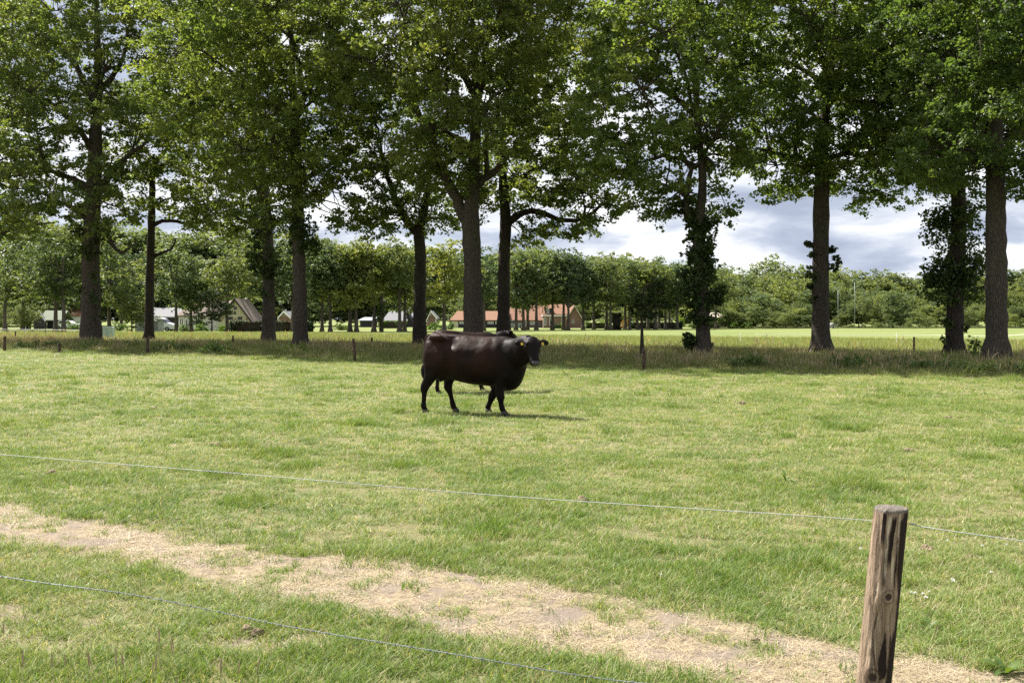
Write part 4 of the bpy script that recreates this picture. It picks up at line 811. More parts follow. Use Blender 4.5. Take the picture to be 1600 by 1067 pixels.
for i, (x, base, w, hpx, mat, tint, lab) in enumerate([
    (315, 516.5, 12, 11, M_shrub, (1.4, 1.35, 0.8), 'bright yellow green bush under the white house window'),
    (347, 516.5, 10, 9, M_shrub, (1.4, 1.35, 0.8), 'bright yellow green bush left of the clipped dark hedge'),
    (185, 516, 20, 18, M_shrub, (1, 1, 1.1), 'grey green bush between cabinet and small fruit tree'),
    (288, 517, 8, 8, M_shrub, (1, 1, 1), 'low green bush before the white house left wall'),
    (115, 514, 16, 14, M_shrub, (1, 1, 1.2), 'pale bush hiding the white car nose beside the massive oak'),
    (680, 515, 16, 13, M_shrub, (0.9, 1, 1), 'green bush below the small brick gable house'),
    (703, 514, 7, 12, M_bramble, (0.9, 1, 1.1), 'dark shrub at the left end of the orange farm barn'),
    (532, 515, 13, 10, M_bramble, (1, 1, 1), 'round bush left of the low blue roofed shed'),
    (870, 512.5, 5, 7, M_hedge, (1, 1, 1), 'round dark clipped bush before the brick house'),
    (877, 512.5, 3, 6, M_shrub, (1.4, 1.3, 0.7), 'small yellow green bush beside the round dark clipped bush'),
    (975, 512.5, 5, 13, M_shrub, (2.2, 0.7, 0.7), 'reddish bush right of the clipped green column'),
    (1063, 508, 8, 20, M_shrub, (1.6, 1.45, 0.7), 'yellow leaved bush above the far dark hedge'),
    (940, 512.5, 8, 9, M_shrub, (1.3, 1.2, 0.8), 'light bush left of the clipped green column'),
    (1083, 512.5, 8, 14, M_shrub, (1.1, 1.1, 1.3), 'silvery bush at the foot of the ivy clad oak, far behind'),
    (1145, 512.5, 9, 9, M_shrub, (1, 1, 1), 'left low bush under the broad rounded tree'),
    (1165, 512.5, 11, 10, M_shrub, (1.1, 1.1, 1), 'right low bush under the broad rounded tree')]):
    d = min(depth(base), 178); leafy('bush', lab, 'bush', (gx(x, d), d, -0.1), (w / F * d, 1.2, hpx / F * d), 22, mat, 0.42, 0.2, 40, False, tint, 'garden bushes', i)
for i, (x, v, w, hh, tint, lab) in enumerate([
    (134, 34.5, 2.6, 0.75, (1, 1, 1), 'low bramble at the foot of the massive grey oak'),
    (172, 33.0, 2.8, 0.7, (1.2, 1.2, 0.9), 'bramble patch in the verge below the green cabinet'),
    (270, 31.8, 1.9, 0.75, (1, 1, 1), 'bramble patch in the verge right of the left fence post'),
    (342, 31.6, 1.2, 0.85, (1, 1.05, 1), 'upright bramble in the verge left of the close pair of oaks'),
    (462, 33.5, 1.8, 0.65, (1.4, 1.35, 1.3), 'pale leaved bramble below the tall clean trunked oak'),
    (1180, 31.5, 1.5, 0.5, (0.9, 0.9, 0.9), 'low bramble in the verge right of the ivy clad oak'),
    (1335, 32.5, 1.6, 0.55, (0.9, 0.95, 0.9), 'dark bramble between the alone standing oak and the rusty post'),
    (1395, 34.0, 1.2, 0.65, (0.9, 0.95, 0.9), 'dark bramble just left of the rusty post'),
    (1468, 32.5, 1.3, 0.6, (0.9, 0.95, 0.9), 'bramble before the oak with the bushy skirt'),
    (1575, 31.5, 1.8, 0.5, (1.1, 1.0, 0.9), 'bramble at the foot of the nearest right oak'),
    (60, 31.5, 2.2, 0.6, (1, 1, 1), 'bramble in the verge right of the leftmost fence post')]):
    k = (x - 800) / F; d = v / (k * NV[0] + NV[1]); X = k * d; leafy('bramble', lab, 'bramble', (X, d, gz(X, d) - .02), (w * .75, 0.8, hh * .6), 40, M_bramble, 0.24, 0.10, 30, False, tint, 'brambles in the verge', 40 + i)
X, d = gx(1523, 38.0), 38.0
leafy('seedling', 'young leafy seedling between the two nearest right oaks', 'plant', (X, d, 0), (0.45, 0.3, 0.9), 24, M_bramble, 0.2, 0.13, 14, False, (1.1, 1.15, 1), None, 60)

# ------------------------------------------------------------------ far lamp posts, fence posts, tape
def lamp_post(x, top, label, d=176):
    t = thing('lamp_post', label, 'lamp post', (gx(x, d), d, -0.1), group='lamp posts at the wood edge'); h = H + .1 + (HZ - top) / F * d
    MB().tube([(0, 0, 0), (0, 0, h * .5), (0, 0, h)], [0.07, 0.06, 0.045], 8).obj('pole', M_lamp, t, True)
    MB().box((-0.45, -0.15, h), (0.45, 0.15, h + 0.16)).obj('lamp_head', M_lamp, t)
lamp_post(1309.5, 450.5, 'shorter grey lamp post at the wood edge, right of the alone standing oak')
lamp_post(1335.5, 438.5, 'taller grey lamp post at the wood edge, right of the alone standing oak')
lamp_post(1540.5, 452, 'grey lamp post peeping out left of the nearest oak trunk')
def stake(x, base, top, label, rpx=2.2, mat=M_redbrown, group='verge fence posts', lean=0.0, d=None, cap=False):
    d = d or depth(base); X = gx(x, d); h = H + (HZ - top) / F * d; t = thing('fence_post', label, 'fence post', (X, d, gz(X, d) - 0.02), group=group); r = rpx / F * d
    MB().tube([(0, 0, -0.1), (lean * .3, 0, h * .4), (lean * .7, 0, h * .8), (lean, 0, h - .02), (lean, 0, h + 0.01)], [r, r * 1.03, r * .98, r, r * .8], 10, True, 0.06, int(x)).obj('stake', mat, t, True)
    MB().box((lean - .015, -r - .03, h - .14), (lean + .015, -r + .005, h - .09)).obj('insulator', M_rubber, t)
    if cap: MB().box((lean + r * .5, -.02, h - .05), (lean + r + .1, .02, h - .03)).obj('hook', M_redbrown, t)
    return h
stake(7, 549, 525, 'leftmost dark fence post along the pasture edge', lean=0.02)
stake(230, 553.5, 528, 'dark fence post in front of the slender dark oak', lean=0.03)
stake(555, 565.5, 528.5, 'leaning fence post left of the black cow', lean=-0.07)
stake(1006, 578, 544, 'fence post below the thin young tree', 2.6)
stake(93, 551, 535, 'stubby broken fence post in verge grass below the massive oak', 1.8)
G = 'far side verge posts'
stake(24, 533, 517.5, 'short far verge post near the left edge', 1.0, group=G); stake(364, 541, 524, 'far verge post left of the close pair of oaks', 1.4, group=G)
stake(581, 544, 527, 'far verge post left of the dark forked oak', 1.6, group=G); stake(1113, 552, 535, 'far verge post just right of the ivy clad oak', 1.8, group=G)
stake(1428, 556, 525.5, 'thin rusty post between the two right hand oaks', 1.6, group=G, cap=True)
def strip_line(name, label, cat, pts, r, mat, k=5, parent=None):
    q = smooth_path(pts, 12 * len(pts)); o = MB().tube(q, np.full(len(q), r), k).obj(name, mat, parent, True); return tag(o, label, cat) if parent is None else o
t = thing('paddock_tape', 'white electric tape on thin posts before the green roofed shed', 'fence', (0, 0, 0))
strip_line('tape', '', '', [P(-90, 514.5, 100), P(0, 514.8, 100), P(40, 515, 100), P(86, 515.4, 100), P(128, 515.6, 100), P(150, 515.8, 100)], 0.02, M_tape, parent=t)
for x in (-40, 10.5, 40, 71): 
    p = P(x, 515, 100); MB().tube([(p[0], 100, -.15), (p[0], 100, .4), (p[0], 100, 0.75)], 0.028, 6).obj('post', M_tape if x == 40 else M_redbrown, t)
t = thing('field_tape', 'thin white tape across the hay field at the far right', 'fence', (0, 0, 0))
strip_line('tape', '', '', [P(1180, 522.5, 66), P(1300, 523, 66), P(1440, 523.6, 66), P(1500, 524.2, 64), P(1560, 525.2, 62), P(1585, 523.6, 60), P(1640, 520, 58), P(1700, 518, 57)], 0.013, M_tape, parent=t)
for x in (1180, 1440, 1640): p = P(x, 521, 62); MB().tube([(p[0], 62 + (4 if x < 1600 else -4), -.1), (p[0], 62 + (4 if x < 1600 else -4), .7)], 0.02, 5).obj('post', M_tape, t)

# ------------------------------------------------------------------ near fence: post and two wires
PD = 3.6; pbase = P(1392, 793, PD); TOPZ = pbase[2]
def post_mat():
    t = NT('weathered_round_post'); p = t.coord('Object'); lo = t.coord('Object', (26, 26, 2.2)); ln = t.noise(lo, 1.6, 6, 0.65, 0.6); fine = t.noise(t.coord('Object', (90, 90, 5)), 2.0, 4, 0.7)
    c = t.mix(t.ramp(ln, [(0.34, 0), (0.66, 1)]), (0.16, 0.105, 0.070), (0.50, 0.38, 0.275)); c = t.mix(t.ramp(fine, [(0.35, 0.55), (0.6, 0)]), c, (0.10, 0.065, 0.045))
    grey = t.noise(t.coord('Object', (14, 14, 3)), 1.0, 3); c = t.mix(t.ramp(grey, [(0.50, 0), (0.75, 0.5)]), c, (0.32, 0.25, 0.20))
    s = t.new('ShaderNodeSeparateXYZ', {'Vector': p}); bn = t.noise(t.coord('Object', (30, 30, 3.2)), 1.3, 5, 0.6, 0.8)
    sx = t.math('SUBTRACT', s.outputs[0], t.math('MULTIPLY', s.outputs[2], 0.1)); e = t.math('ADD', t.math('MULTIPLY', sx, 9.0), t.math('MULTIPLY', bn, 1.32)); bark = t.ramp(e, [(0.93, 0), (1.0, 1)])
    pk = t.ramp(t.noise(t.coord('Object', (52, 52, 2.4)), 1.0, 5, 0.62, 0.7), [(0.565, 0), (0.60, 1)]); bark = t.math('MAXIMUM', t.attr('bark'), t.math('MULTIPLY', pk, 0.45))
    c = t.mix(bark, c, (0.022, 0.014, 0.012))
    dr = t.noise(t.coord('Object', (48, 48, 2.4)), 1.0, 2, 0.5, 0.4); drip = t.attr('drip')
    c = t.mix(t.math('MULTIPLY', drip, 0.85), c, (0.66, 0.57, 0.43))
    c = t.mix(t.attr('knot'), c, (0.055, 0.035, 0.028)); c = t.mix(t.attr('endgrain'), c, (0.17, 0.15, 0.125))
    h = t.math('ADD', t.math('MULTIPLY', ln, 0.6), t.math('ADD', t.math('MULTIPLY', fine, 0.5), t.math('MULTIPLY', bark, 0.5)))
    return t.done(t.bsdf(c, 0.85, 0.2, t.bump(h, 1.0, 0.014)))
post = thing('timber_fence_post', 'weathered round timber fence post with knots in the right foreground', 'fence post', (pbase[0] - 0.093, PD, 0))
nr, nk = 260, 128; zz = np.linspace(-0.15, TOPZ, nr); th = np.arange(nk) / nk * 6.283; r0 = 0.0555; lean = 0.093 / TOPZ
Z, TH = np.meshgrid(zz, th, indexing='ij'); R = r0 * (1.02 + 0.10 * (1 - Z / TOPZ) * 0.5) * (1 + 0.05 * (fbm(TH * 1.1 + 3, Z * 3, 3, 3) - .5) + 0.06 * (vnoise(np.cos(TH) * 5 + 9, np.sin(TH) * 5 + Z * 2.2, 8) - .5))
knot = np.zeros_like(R)
for kz, kt, kr in ((TOPZ - 0.305, -1.60, 0.020), (TOPZ - 0.592, -2.02, 0.024)):
    dd = np.hypot((Z - kz) * 0.8, (TH - (kt % 6.283)) * r0); R += 0.010 * np.exp(-(dd / (kr * 1.7)) ** 2) - 0.006 * np.exp(-(dd / (kr * .5)) ** 2); ringd = np.abs(dd / kr - 0.95)
    knot = np.maximum(knot, np.maximum(sstep(kr * .62, kr * .40, dd), 0.55 * sstep(0.22, 0.05, ringd)))
crack = sstep(0.055, 0.0, np.abs(TH - (4.30 + 0.16 * np.sin(Z * 9) + 0.10 * np.sin(Z * 23)))) * sstep(0.62, 0.5, Z); R -= 0.006 * crack; knot = np.maximum(knot, 0.9 * crack)
A_ = np.cos(TH) + 0.10 * (fbm(TH * 4, Z * 9, 61, 4) - .5) * 2; HB = TOPZ - Z + 0.02 * (fbm(TH * 6, Z * 4, 67, 3) - .5) * 2; FR = np.sin(TH) < 0.25
def band(c, w, h0, h1, t0=.02, t1=.05): return sstep(w, w * .75, np.abs(A_ - c)) * sstep(h0 - t0, h0, HB) * sstep(h1 + t1, h1, HB) * FR
edge = np.interp(HB, [0, .03, .2, .28, .42, .48, .6, 1.0], [.70, .36, .46, .60, .66, .46, .30, .3]); bark = sstep(-.03, .03, A_ - edge)
sp = np.interp(HB, [.43, .46, .52, .56, .60], [0, .08, .24, .28, .16]); bark = np.maximum(bark, sstep(.0, .03, sp - np.abs(A_ - .03)) * (HB > .43) * (HB < .6) * FR)
for b_ in ((-.14, .15, .03, .17), (-.62, .10, .0, .10), (.28, .07, .10, .24), (-.40, .06, .16, .24), (.42, .05, .44, .60)): bark = np.maximum(bark, band(*b_))
drip = np.zeros_like(R)
for b_ in ((-.36, .075, .03, .21), (.30, .06, .01, .10), (.10, .07, .17, .22), (.02, .035, .06, .11), (-.66, .05, .28, .30), (.2, .05, .62, .9)): drip = np.maximum(drip, band(*b_))
R += 0.0035 * bark - 0.003 * drip
R[-1] *= 0.97; R[-2] *= 0.995; X = R * np.cos(TH) + lean * Z; Y = R * np.sin(TH); V = np.stack([X, Y, Z + (0.006 * (vnoise(TH * 2, Z * 0, 4) - .5)) * (Z > TOPZ - .01)], -1).reshape(-1, 3)
i = np.arange(nr - 1)[:, None] * nk; j = np.arange(nk)[None]; Q = np.stack([i + j, i + (j + 1) % nk, i + nk + (j + 1) % nk, i + nk + j], -1).reshape(-1, 4)
ca = [V]; n0 = len(V); T = []; rings = 5; prev = (nr - 1) * nk
for q in range(1, rings + 1):                       # rough sawn top
    f = 1 - q / rings; a = np.arange(nk); rr_ = R[-1] * f; zt = TOPZ + 0.010 * (vnoise(np.cos(th) * 3 * f + 5, np.sin(th) * 3 * f + 5, 6) - 0.4) + 0.004 * (1 - f)
    ca.append(np.stack([rr_ * np.cos(th) + lean * TOPZ, rr_ * np.sin(th), zt], -1)); st = n0 + (q - 1) * nk; Q = np.concatenate([Q, np.stack([prev + a, prev + (a + 1) % nk, st + (a + 1) % nk, st + a], -1)]); prev = st
V = np.concatenate(ca); kn = np.concatenate([knot.ravel(), np.zeros(len(V) - n0)]); eg = np.concatenate([sstep(TOPZ - .016, TOPZ - .002, Z).ravel(), np.ones(len(V) - n0)])
pad = np.zeros(len(V) - n0); put('post_timber', mesh('post_timber', V, Q, None, [post_mat()], True, pattr={'knot': kn, 'endgrain': eg, 'bark': np.concatenate([bark.ravel(), pad]), 'drip': np.concatenate([drip.ravel(), pad])}), post)
wz = H - 0.745
at_post = np.array([pbase[0] - 0.01, PD + 0.063, wz])
t = thing('smooth_fence_wire', 'smooth galvanised top wire strung past the near post', 'wire', (0, 0, 0))
wl_pts = [np.array([-9.2, 8.25, wz + 0.02]), np.array([-5.6, 6.66, wz + 0.006]), np.array([gx(0, 5.43), 5.43, H - 212 / F * 5.43]), np.array([gx(350, 4.98), 4.98, H - 240 / F * 4.98]), np.array([gx(800, 4.46), 4.46, H - 277.5 / F * 4.46]), at_post, np.array([gx(1600, 3.32), 3.32, H - 347 / F * 3.32]), np.array([4.6, 1.0, wz - 0.02])]
W1 = smooth_path(wl_pts, 160); MB().tube(W1, np.full(160, 0.0016), 6).obj('strand', M_wire, t, True)
kp = P(352, 738, 4.98); s_ = np.linspace(0, 1, 60)
j0 = np.abs(W1[:, 0] - kp[0]).argmin(); a, b = W1[j0 - 3], W1[j0 + 3]; ax = nrm(b - a); s1 = nrm(np.cross(ax, [0, 0, 1.])); s2 = np.cross(s1, ax)
MB().tube(W1[j0] + ax * ((s_ - .5) * 0.22)[:, None] + 0.0045 * (np.cos(s_ * 60)[:, None] * s1 + np.sin(s_ * 60)[:, None] * s2), 0.0016, 5).obj('splice', M_wire, t, True)
MB().tube([at_post + [0, -.012, .012], at_post + [0, .006, .012], at_post + [0, .006, -.012], at_post + [0, -.012, -.012]], 0.0018, 5).obj('staple', M_wire, t, True)
t = thing('barbed_wire', 'lower barbed wire with small twisted barbs low over the grass', 'wire', (0, 0, 0))
def lw(x, y, d): return np.array([gx(x, d), d, H - (y - HZ) / F * d])
bl = [np.array([-9.2, 8.25, 0.24]), np.array([-5.6, 6.66, 0.23]), lw(0, 900, 5.43), lw(220, 931, 5.13), lw(450, 978, 4.84), lw(700, 1020, 4.56), lw(960, 1062, 4.24), np.array([pbase[0] - 0.07, PD + 0.066, 0.19]), np.array([2.2, 2.95, 0.18]), np.array([4.6, 1.0, 0.2])]
W2 = smooth_path(bl, 700); seg = np.linalg.norm(np.diff(W2, axis=0), axis=1); sl = np.concatenate([[0], seg.cumsum()]); tg = nrm(np.gradient(W2, axis=0)); s1 = nrm(np.cross(tg, [0, 0, 1.])); s2 = np.cross(s1, tg)
for ph in (0, math.pi): MB().tube(W2 + 0.0016 * (np.cos(sl * 190 + ph)[:, None] * s1 + np.sin(sl * 190 + ph)[:, None] * s2), np.full(700, 0.0015), 4).obj('strand', M_barb, t, True)
bm_ = MB()
for q in np.arange(0.05, sl[-1], 0.088):
    k = np.searchsorted(sl, q); k = min(k, 699); u = np.linspace(0, 1, 9)
    bm_.tube(W2[k] + tg[k] * ((u - .5) * 0.012)[:, None] + 0.0042 * (np.cos(u * 12)[:, None] * s1[k] + np.sin(u * 12)[:, None] * s2[k]), 0.0014, 4)
    a = rng.random() * 6.283; v1 = np.cos(a) * s1[k] + np.sin(a) * s2[k]; bm_.tube([W2[k] - v1 * .014, W2[k], W2[k] + v1 * .014], [0.0004, 0.0014, 0.0004], 4)
tag(bm_.obj('barbs', M_barb, t, True), kind='stuff')

# ------------------------------------------------------------------ cows
def hide_mat(name, brown):
    t = NT(name); p = t.coord('Object'); s = t.new('ShaderNodeSeparateXYZ', {'Vector': p}); n = t.noise(t.coord('Object', (2.2, 2.2, 1.6)), 1.5, 4, 0.6, 0.3); f = t.noise(t.coord('Object', (60, 60, 22)), 2.0, 3, 0.6)
    low = t.ramp(s.outputs[2], [(0.55, 0), (0.98, 1)]); front = t.ramp(s.outputs[0], [(0.62, 1), (0.85, 0)])  # x of 2 m scaled below
    k = t.math('MULTIPLY', t.math('MULTIPLY', t.ramp(n, [(0.30, 0.1), (0.56, 1)]), low), t.ramp(t.math('MULTIPLY', s.outputs[0], 0.5), [(0.58, 1), (0.74, 0.08)]))
    c = t.mix(k, (0.0050, 0.0040, 0.0040), brown); c = t.mix(t.math('MULTIPLY', f, 0.10), c, tuple(1.3 * q for q in brown))
    dust = t.ramp(t.noise(t.coord('Object', (30, 30, 30)), 1.3, 5, 0.7), [(0.66, 0), (0.72, 0.35)]); dust = t.math('MULTIPLY', dust, t.ramp(s.outputs[2], [(0.0, 0), (1.0, 1)]))
    bsd = t.bsdf(c, t.math('ADD', 0.42, t.math('MULTIPLY', f, 0.25)), 0.085, t.bump(t.math('ADD', n, t.math('MULTIPLY', f, 0.10)), 0.30, 0.03))
    return t.done(bsd)
M_hide = hide_mat('brown_black_hide', (0.027, 0.0112, 0.0078)); M_hide2 = hide_mat('dark_hide', (0.022, 0.010, 0.007))
M_hoof = plain('hoof_horn', (0.045, 0.038, 0.032), 0.6, var=0.4, scale=20); M_eye = plain('dark_eye', (0.01, 0.008, 0.007), 0.08, 0.7, var=0.1)
M_tag = plain('yellow_tag', (0.52, 0.38, 0.04), 0.45, var=0.08); M_nose = plain('wet_nose', (0.035, 0.033, 0.036), 0.28, 0.6, var=0.4, scale=40); M_tail = plain('tail_hair', (0.012, 0.010, 0.010), 0.6, var=0.5, scale=30, stretch=(8, 8, 1))
def rings_loft(rings, k=28):
    """rings: list of (centre, axis1, axis2, exponent) closed loft"""
    V = []; th = np.arange(k) / k * 6.283; n = len(rings)
    for c, a, b, e in rings:
        cs, sn = np.cos(th), np.sin(th); V.append(np.asarray(c) + (np.sign(cs) * np.abs(cs) ** e)[:, None] * np.asarray(a) + (np.sign(sn) * np.abs(sn) ** e)[:, None] * np.asarray(b))
    V = np.concatenate(V + [np.array([rings[0][0]]), np.array([rings[-1][0]])]); i = np.arange(n - 1)[:, None] * k; j = np.arange(k)[None]; j2 = (j + 1) % k
    Q = np.stack([i + j, i + j2, i + k + j2, i + k + j], -1).reshape(-1, 4); T = [(n * k, (q + 1) % k, q) for q in range(k)] + [(n * k + 1, (n - 1) * k + q, (n - 1) * k + (q + 1) % k) for q in range(k)]
    return V, Q, T
def resample(a, n): a = np.asarray(a, float); return smooth_path(a, n)
def limb(pts, k=16):
    """pts: x, y, z, fore-aft radius, side radius"""
    a = resample(pts, 26); c = a[:, :3]; tan = nrm(np.gradient(c, axis=0)); R = []
    for p, t_, f, s_ in zip(c, tan, a[:, 3], a[:, 4]):
        side = np.array([0., 1, 0]); fore = nrm(np.cross(side, t_)); side = np.cross(t_, fore); g = 1.16 if f < .075 else 1.06; R.append((p, fore * max(f * g, .012), side * max(s_ * g, .012), 1.0))
    return rings_loft(R, k)
def cow(label, loc, yaw, legs, poll, muzzle, ear_up, mat, hide_tail=False, roll=0.0, body_scale=1.0):
    t = thing('cow', label, 'cow', loc, yaw, 'cows in the pasture'); mb = MB()
    # barrel: x, top, bottom, half width
    prof = resample([(-0.025, 1.16, .82, .10), (0.0, 1.27, .70, .17), (0.06, 1.345, .62, .225), (.15, 1.375, .58, .255), (.30, 1.365, .57, .275), (.47, 1.35, .56, .29), (.62, 1.33, .53, .315), (.80, 1.315, .495, .345), (1.0, 1.31, .475, .355), (1.17, 1.31, .458, .335), (1.33, 1.32, .425, .30), (1.47, 1.30, .392, .275), (1.57, 1.26, .415, .235), (1.66, 1.21, .50, .175), (1.72, 1.15, .64, .13), (1.765, 1.06, .78, .07)], 44)
    R = []
    for x, zt, zb, w in prof: R.append(((x, 0, (zt + zb) / 2), (0, w, 0), (0, 0, (zt - zb) / 2), 0.92))
    V, Q, T = rings_loft(R, 40)
    zc = (V[:, 2] - 0.9) / 0.45; up = np.clip(zc, 0, 1); V[:, 1] *= 1 - 0.34 * up ** 2 - 0.12 * np.clip(-zc - 0.3, 0, 1)      # narrow topline, full belly
    mb.add(V, Q, T)
    for sgn in (-1, 1):            # hip bones, ribs, shoulder blades, hollow flank
        mb.add(*limb([(.10, sgn * .10, 1.29, .05, .045), (.22, sgn * .165, 1.285, .06, .055), (.33, sgn * .19, 1.265, .055, .05), (.40, sgn * .17, 1.23, .04, .035)]))
        mb.add(*limb([(1.36, sgn * .10, 1.20, .08, .05), (1.42, sgn * .17, 1.02, .13, .09), (1.48, sgn * .185, .82, .13, .085), (1.42, sgn * .18, .62, .10, .08)]))
        mb.add(*limb([(.13, sgn * .10, 1.20, .12, .08), (.15, sgn * .155, 1.02, .165, .10), (.16, sgn * .165, .84, .17, .10), (.15, sgn * .165, .68, .12, .08)]))
    mb.add(*limb([(1.58, 0, .85, .12, .12), (1.55, 0, .64, .12, .12), (1.46, 0, .50, .10, .11), (1.34, 0, .47, .08, .09)]))    # brisket
    mb.add(*limb([(.34, 0, .64, .10, .11), (.30, 0, .575, .09, .10), (.31, 0, .545, .05, .06)]))                               # udder
    hooves = []
    for lg in legs:
        mb.add(*limb(lg)); hooves.append(lg[-1])
    poll, muzzle = np.asarray(poll, float), np.asarray(muzzle, float); ax = nrm(muzzle - poll); L = np.linalg.norm(muzzle - poll)
    hor = nrm(np.cross(ax, [0, 0, 1.])); nose_up = np.cross(hor, ax)        # nose_up: out of the face
    if nose_up[2] < 0: nose_up, hor = -nose_up, -hor
    hor = hor * math.cos(roll) + nose_up * math.sin(roll); nose_up = np.cross(hor, ax); nose_up = nose_up if nose_up[2] > 0 else -nose_up
    def hp(a, f, s=0.0): return poll + ax * (a * L) + nose_up * f + hor * s
    R = []                                                              # skull: along, width, depth front, depth back
    for a, w, f, b in ((-0.09, .05, .03, .07), (-0.05, .095, .06, .12), (.06, .130, .072, .15), (.18, .140, .080, .165), (.30, .140, .082, .165), (.42, .124, .074, .155), (.55, .102, .062, .13), (.70, .086, .054, .105), (.84, .088, .052, .095), (.94, .088, .046, .085), (1.0, .066, .034, .065), (1.03, .035, .015, .03)):
        R.append((hp(a, (f - b) / 2), hor * w, nose_up * (f + b) / 2, 0.9))
    mb.add(*rings_loft(R, 24)); mb.add(*rings_loft([(hp(.22 + q, 0.052 - abs(q) * .25, s * .095), hor * .036, nose_up * .03, 1.0) for s in (1,) for q in (-.06, -.03, 0, .03, .06)], 12)); mb.add(*rings_loft([(hp(.22 + q, 0.052 - abs(q) * .25, -.095), hor * .036, nose_up * .03, 1.0) for q in (-.06, -.03, 0, .03, .06)], 12))
    n0, n3 = np.array([1.42, 0, .97]), hp(.08, -.07); n1, n2 = n0 + (n3 - n0) * .38 + np.array([0.03, 0, -.02]), n0 + (n3 - n0) * .74
    c = smooth_path([n0, n1, n2, n3], 16); tan = nrm(np.gradient(c, axis=0)); R = []
    for q, (p, tt) in enumerate(zip(c, tan)):
        f = q / 15; side = nrm(np.cross(tt, [0, 0, 1.])); upv = np.cross(side, tt); R.append((p, side * (.235 - .125 * f), upv * (.315 - .165 * f), 0.95))
    mb.add(*rings_loft(R, 24))
    mb.add(*rings_loft([(n1 + (hp(.45, -.14) - n1) * f + np.array([0, 0, -.05 * math.sin(f * 3.14) - .10 * (1 - f)]), nrm(np.cross(n3 - n1, [0, 0, 1.])) * (.11 - .06 * f), np.array([0, 0, .15 - .09 * f]), 1.0) for f in np.linspace(0, 1, 8)], 16))   # dewlap
    ears = []
    for s in (-1, 1):
        e0 = hp(.10, -.02, s * .112); dr = nrm(hor * s + np.array([0, 0, ear_up]) - nose_up * .12); wv = nrm(np.cross(dr, nose_up)); th_ = np.cross(dr, wv); R = []
        for f, w in ((-.15, .026), (0, .034), (.2, .054), (.45, .072), (.7, .066), (.9, .042), (1.0, .016)): R.append((e0 + dr * (.185 * f), wv * w, th_ * 0.024, 1.0))
        mb.add(*rings_loft(R, 14)); ears.append((e0 + dr * .075, dr, wv, th_))
    me = mb.mesh('cow_source', mat); tmp = bpy.data.objects.new('cow_source', me); COL.objects.link(tmp)
    md = tmp.modifiers.new('r', 'REMESH'); md.mode = 'VOXEL'; md.voxel_size = 0.015; ms = tmp.modifiers.new('s', 'SMOOTH'); ms.factor = 0.5; ms.iterations = 16
    dg = bpy.context.evaluated_depsgraph_get(); me2 = bpy.data.meshes.new_from_object(tmp.evaluated_get(dg)); me2.name = 'body'; bpy.data.objects.remove(tmp); bpy.data.meshes.remove(me)
    nv = len(me2.vertices); co = np.empty(nv * 3); no = np.empty(nv * 3); me2.vertices.foreach_get('co', co); me2.vertices.foreach_get('normal', no); co = co.reshape(-1, 3); no = no.reshape(-1, 3)
    lump = (fbm(co[:, 0] / .24 + 7 * (co[:, 1] > 0), co[:, 2] / .24, 21, 3) - .5) * .030 + (fbm(co[:, 0] / .07 + 3 * co[:, 1], co[:, 2] / .12, 23, 2) - .5) * .006
    for cx_, cz_, rx_, rz_, dp_ in ((.48, 1.20, .11, .09, .046), (.45, .88, .06, .22, .032), (1.20, .95, .05, .24, .014), (1.60, .95, .05, .20, .018), (.80, .98, .16, .07, .012), (.98, 1.20, .10, .05, .008)):
        co -= no * (dp_ * np.exp(-((co[:, 0] - cx_) / rx_) ** 2 - ((co[:, 2] - cz_) / rz_) ** 2) * (np.abs(co[:, 1]) > .10))[:, None]
    co += no * (lump * np.clip((co[:, 2] - .40) / .2, 0.1, 1) * np.clip((1.72 - co[:, 0]) / .2, .12, 1))[:, None]; me2.vertices.foreach_set('co', co.ravel()); me2.update()
    me2.materials.clear(); me2.materials.append(mat); me2.polygons.foreach_set('use_smooth', np.ones(len(me2.polygons), bool)); put('body', me2, t)
    for (x, y, z, f, s_) in hooves:
        for q in (-1, 1):
            MB().add(*rings_loft([((x + .012, y + q * .026, -.012), (.064, 0, 0), (0, .026, 0), .8), ((x + .006, y + q * .025, .03), (.056, 0, 0), (0, .025, 0), .8), ((x - .006, y + q * .022, .062), (.042, 0, 0), (0, .022, 0), .9)], 14)).obj('hoof', M_hoof, t, True)
    for s in (-1, 1):
        MB().add(*rings_loft([(hp(.30 + a, .020, s * .132), hor * r_, nose_up * r_, 1.0) for a, r_ in ((-.045, .004), (-.03, .016), (0, .021), (.03, .016), (.045, .004))], 12)).obj('eye', M_eye, t, True)
    MB().add(*rings_loft([(hp(a, .010), hor * w, nose_up * f, 0.9) for a, w, f in ((.86, .055, .022), (.92, .066, .040), (.985, .060, .034), (1.03, .038, .018), (1.04, .02, .01))], 18)).obj('nose_pad', M_nose, t, True)
    for s in (-1, 1):
        MB().add(*rings_loft([(hp(a, .046, s * .034), hor * r_, nose_up * .012, 1.0) for a, r_ in ((.93, .004), (.95, .012), (.975, .013), (.995, .005))], 10)).obj('nostril', M_eye, t, True)
    for e, dr, wv, th_ in ears:
        f = nrm(nose_up) * .024; c0 = e - dr * .012 + f - np.array([0, 0, .010]); a, b = dr * .018, wv if wv[2] < 0 else -wv
        q = [c0 - a, c0 + a, c0 + a * 1.25 + b * .052, c0 - a * 1.25 + b * .052]; V = np.array(q + [p + nose_up * .004 for p in q])
        MB().add(V, [(0, 3, 2, 1), (4, 5, 6, 7), (0, 1, 5, 4), (1, 2, 6, 5), (2, 3, 7, 6), (3, 0, 4, 7)]).obj('ear_tag', M_tag, t)
    tp = smooth_path([(.05, 0, 1.33), (-.015, 0, 1.25), (-.030, -.015, 1.05), (-.03, -.03, .9), (-.045, -.03, .76)], 14); MB().tube(tp, np.linspace(.034, .016, 14), 8).obj('tail', mat, t, True)
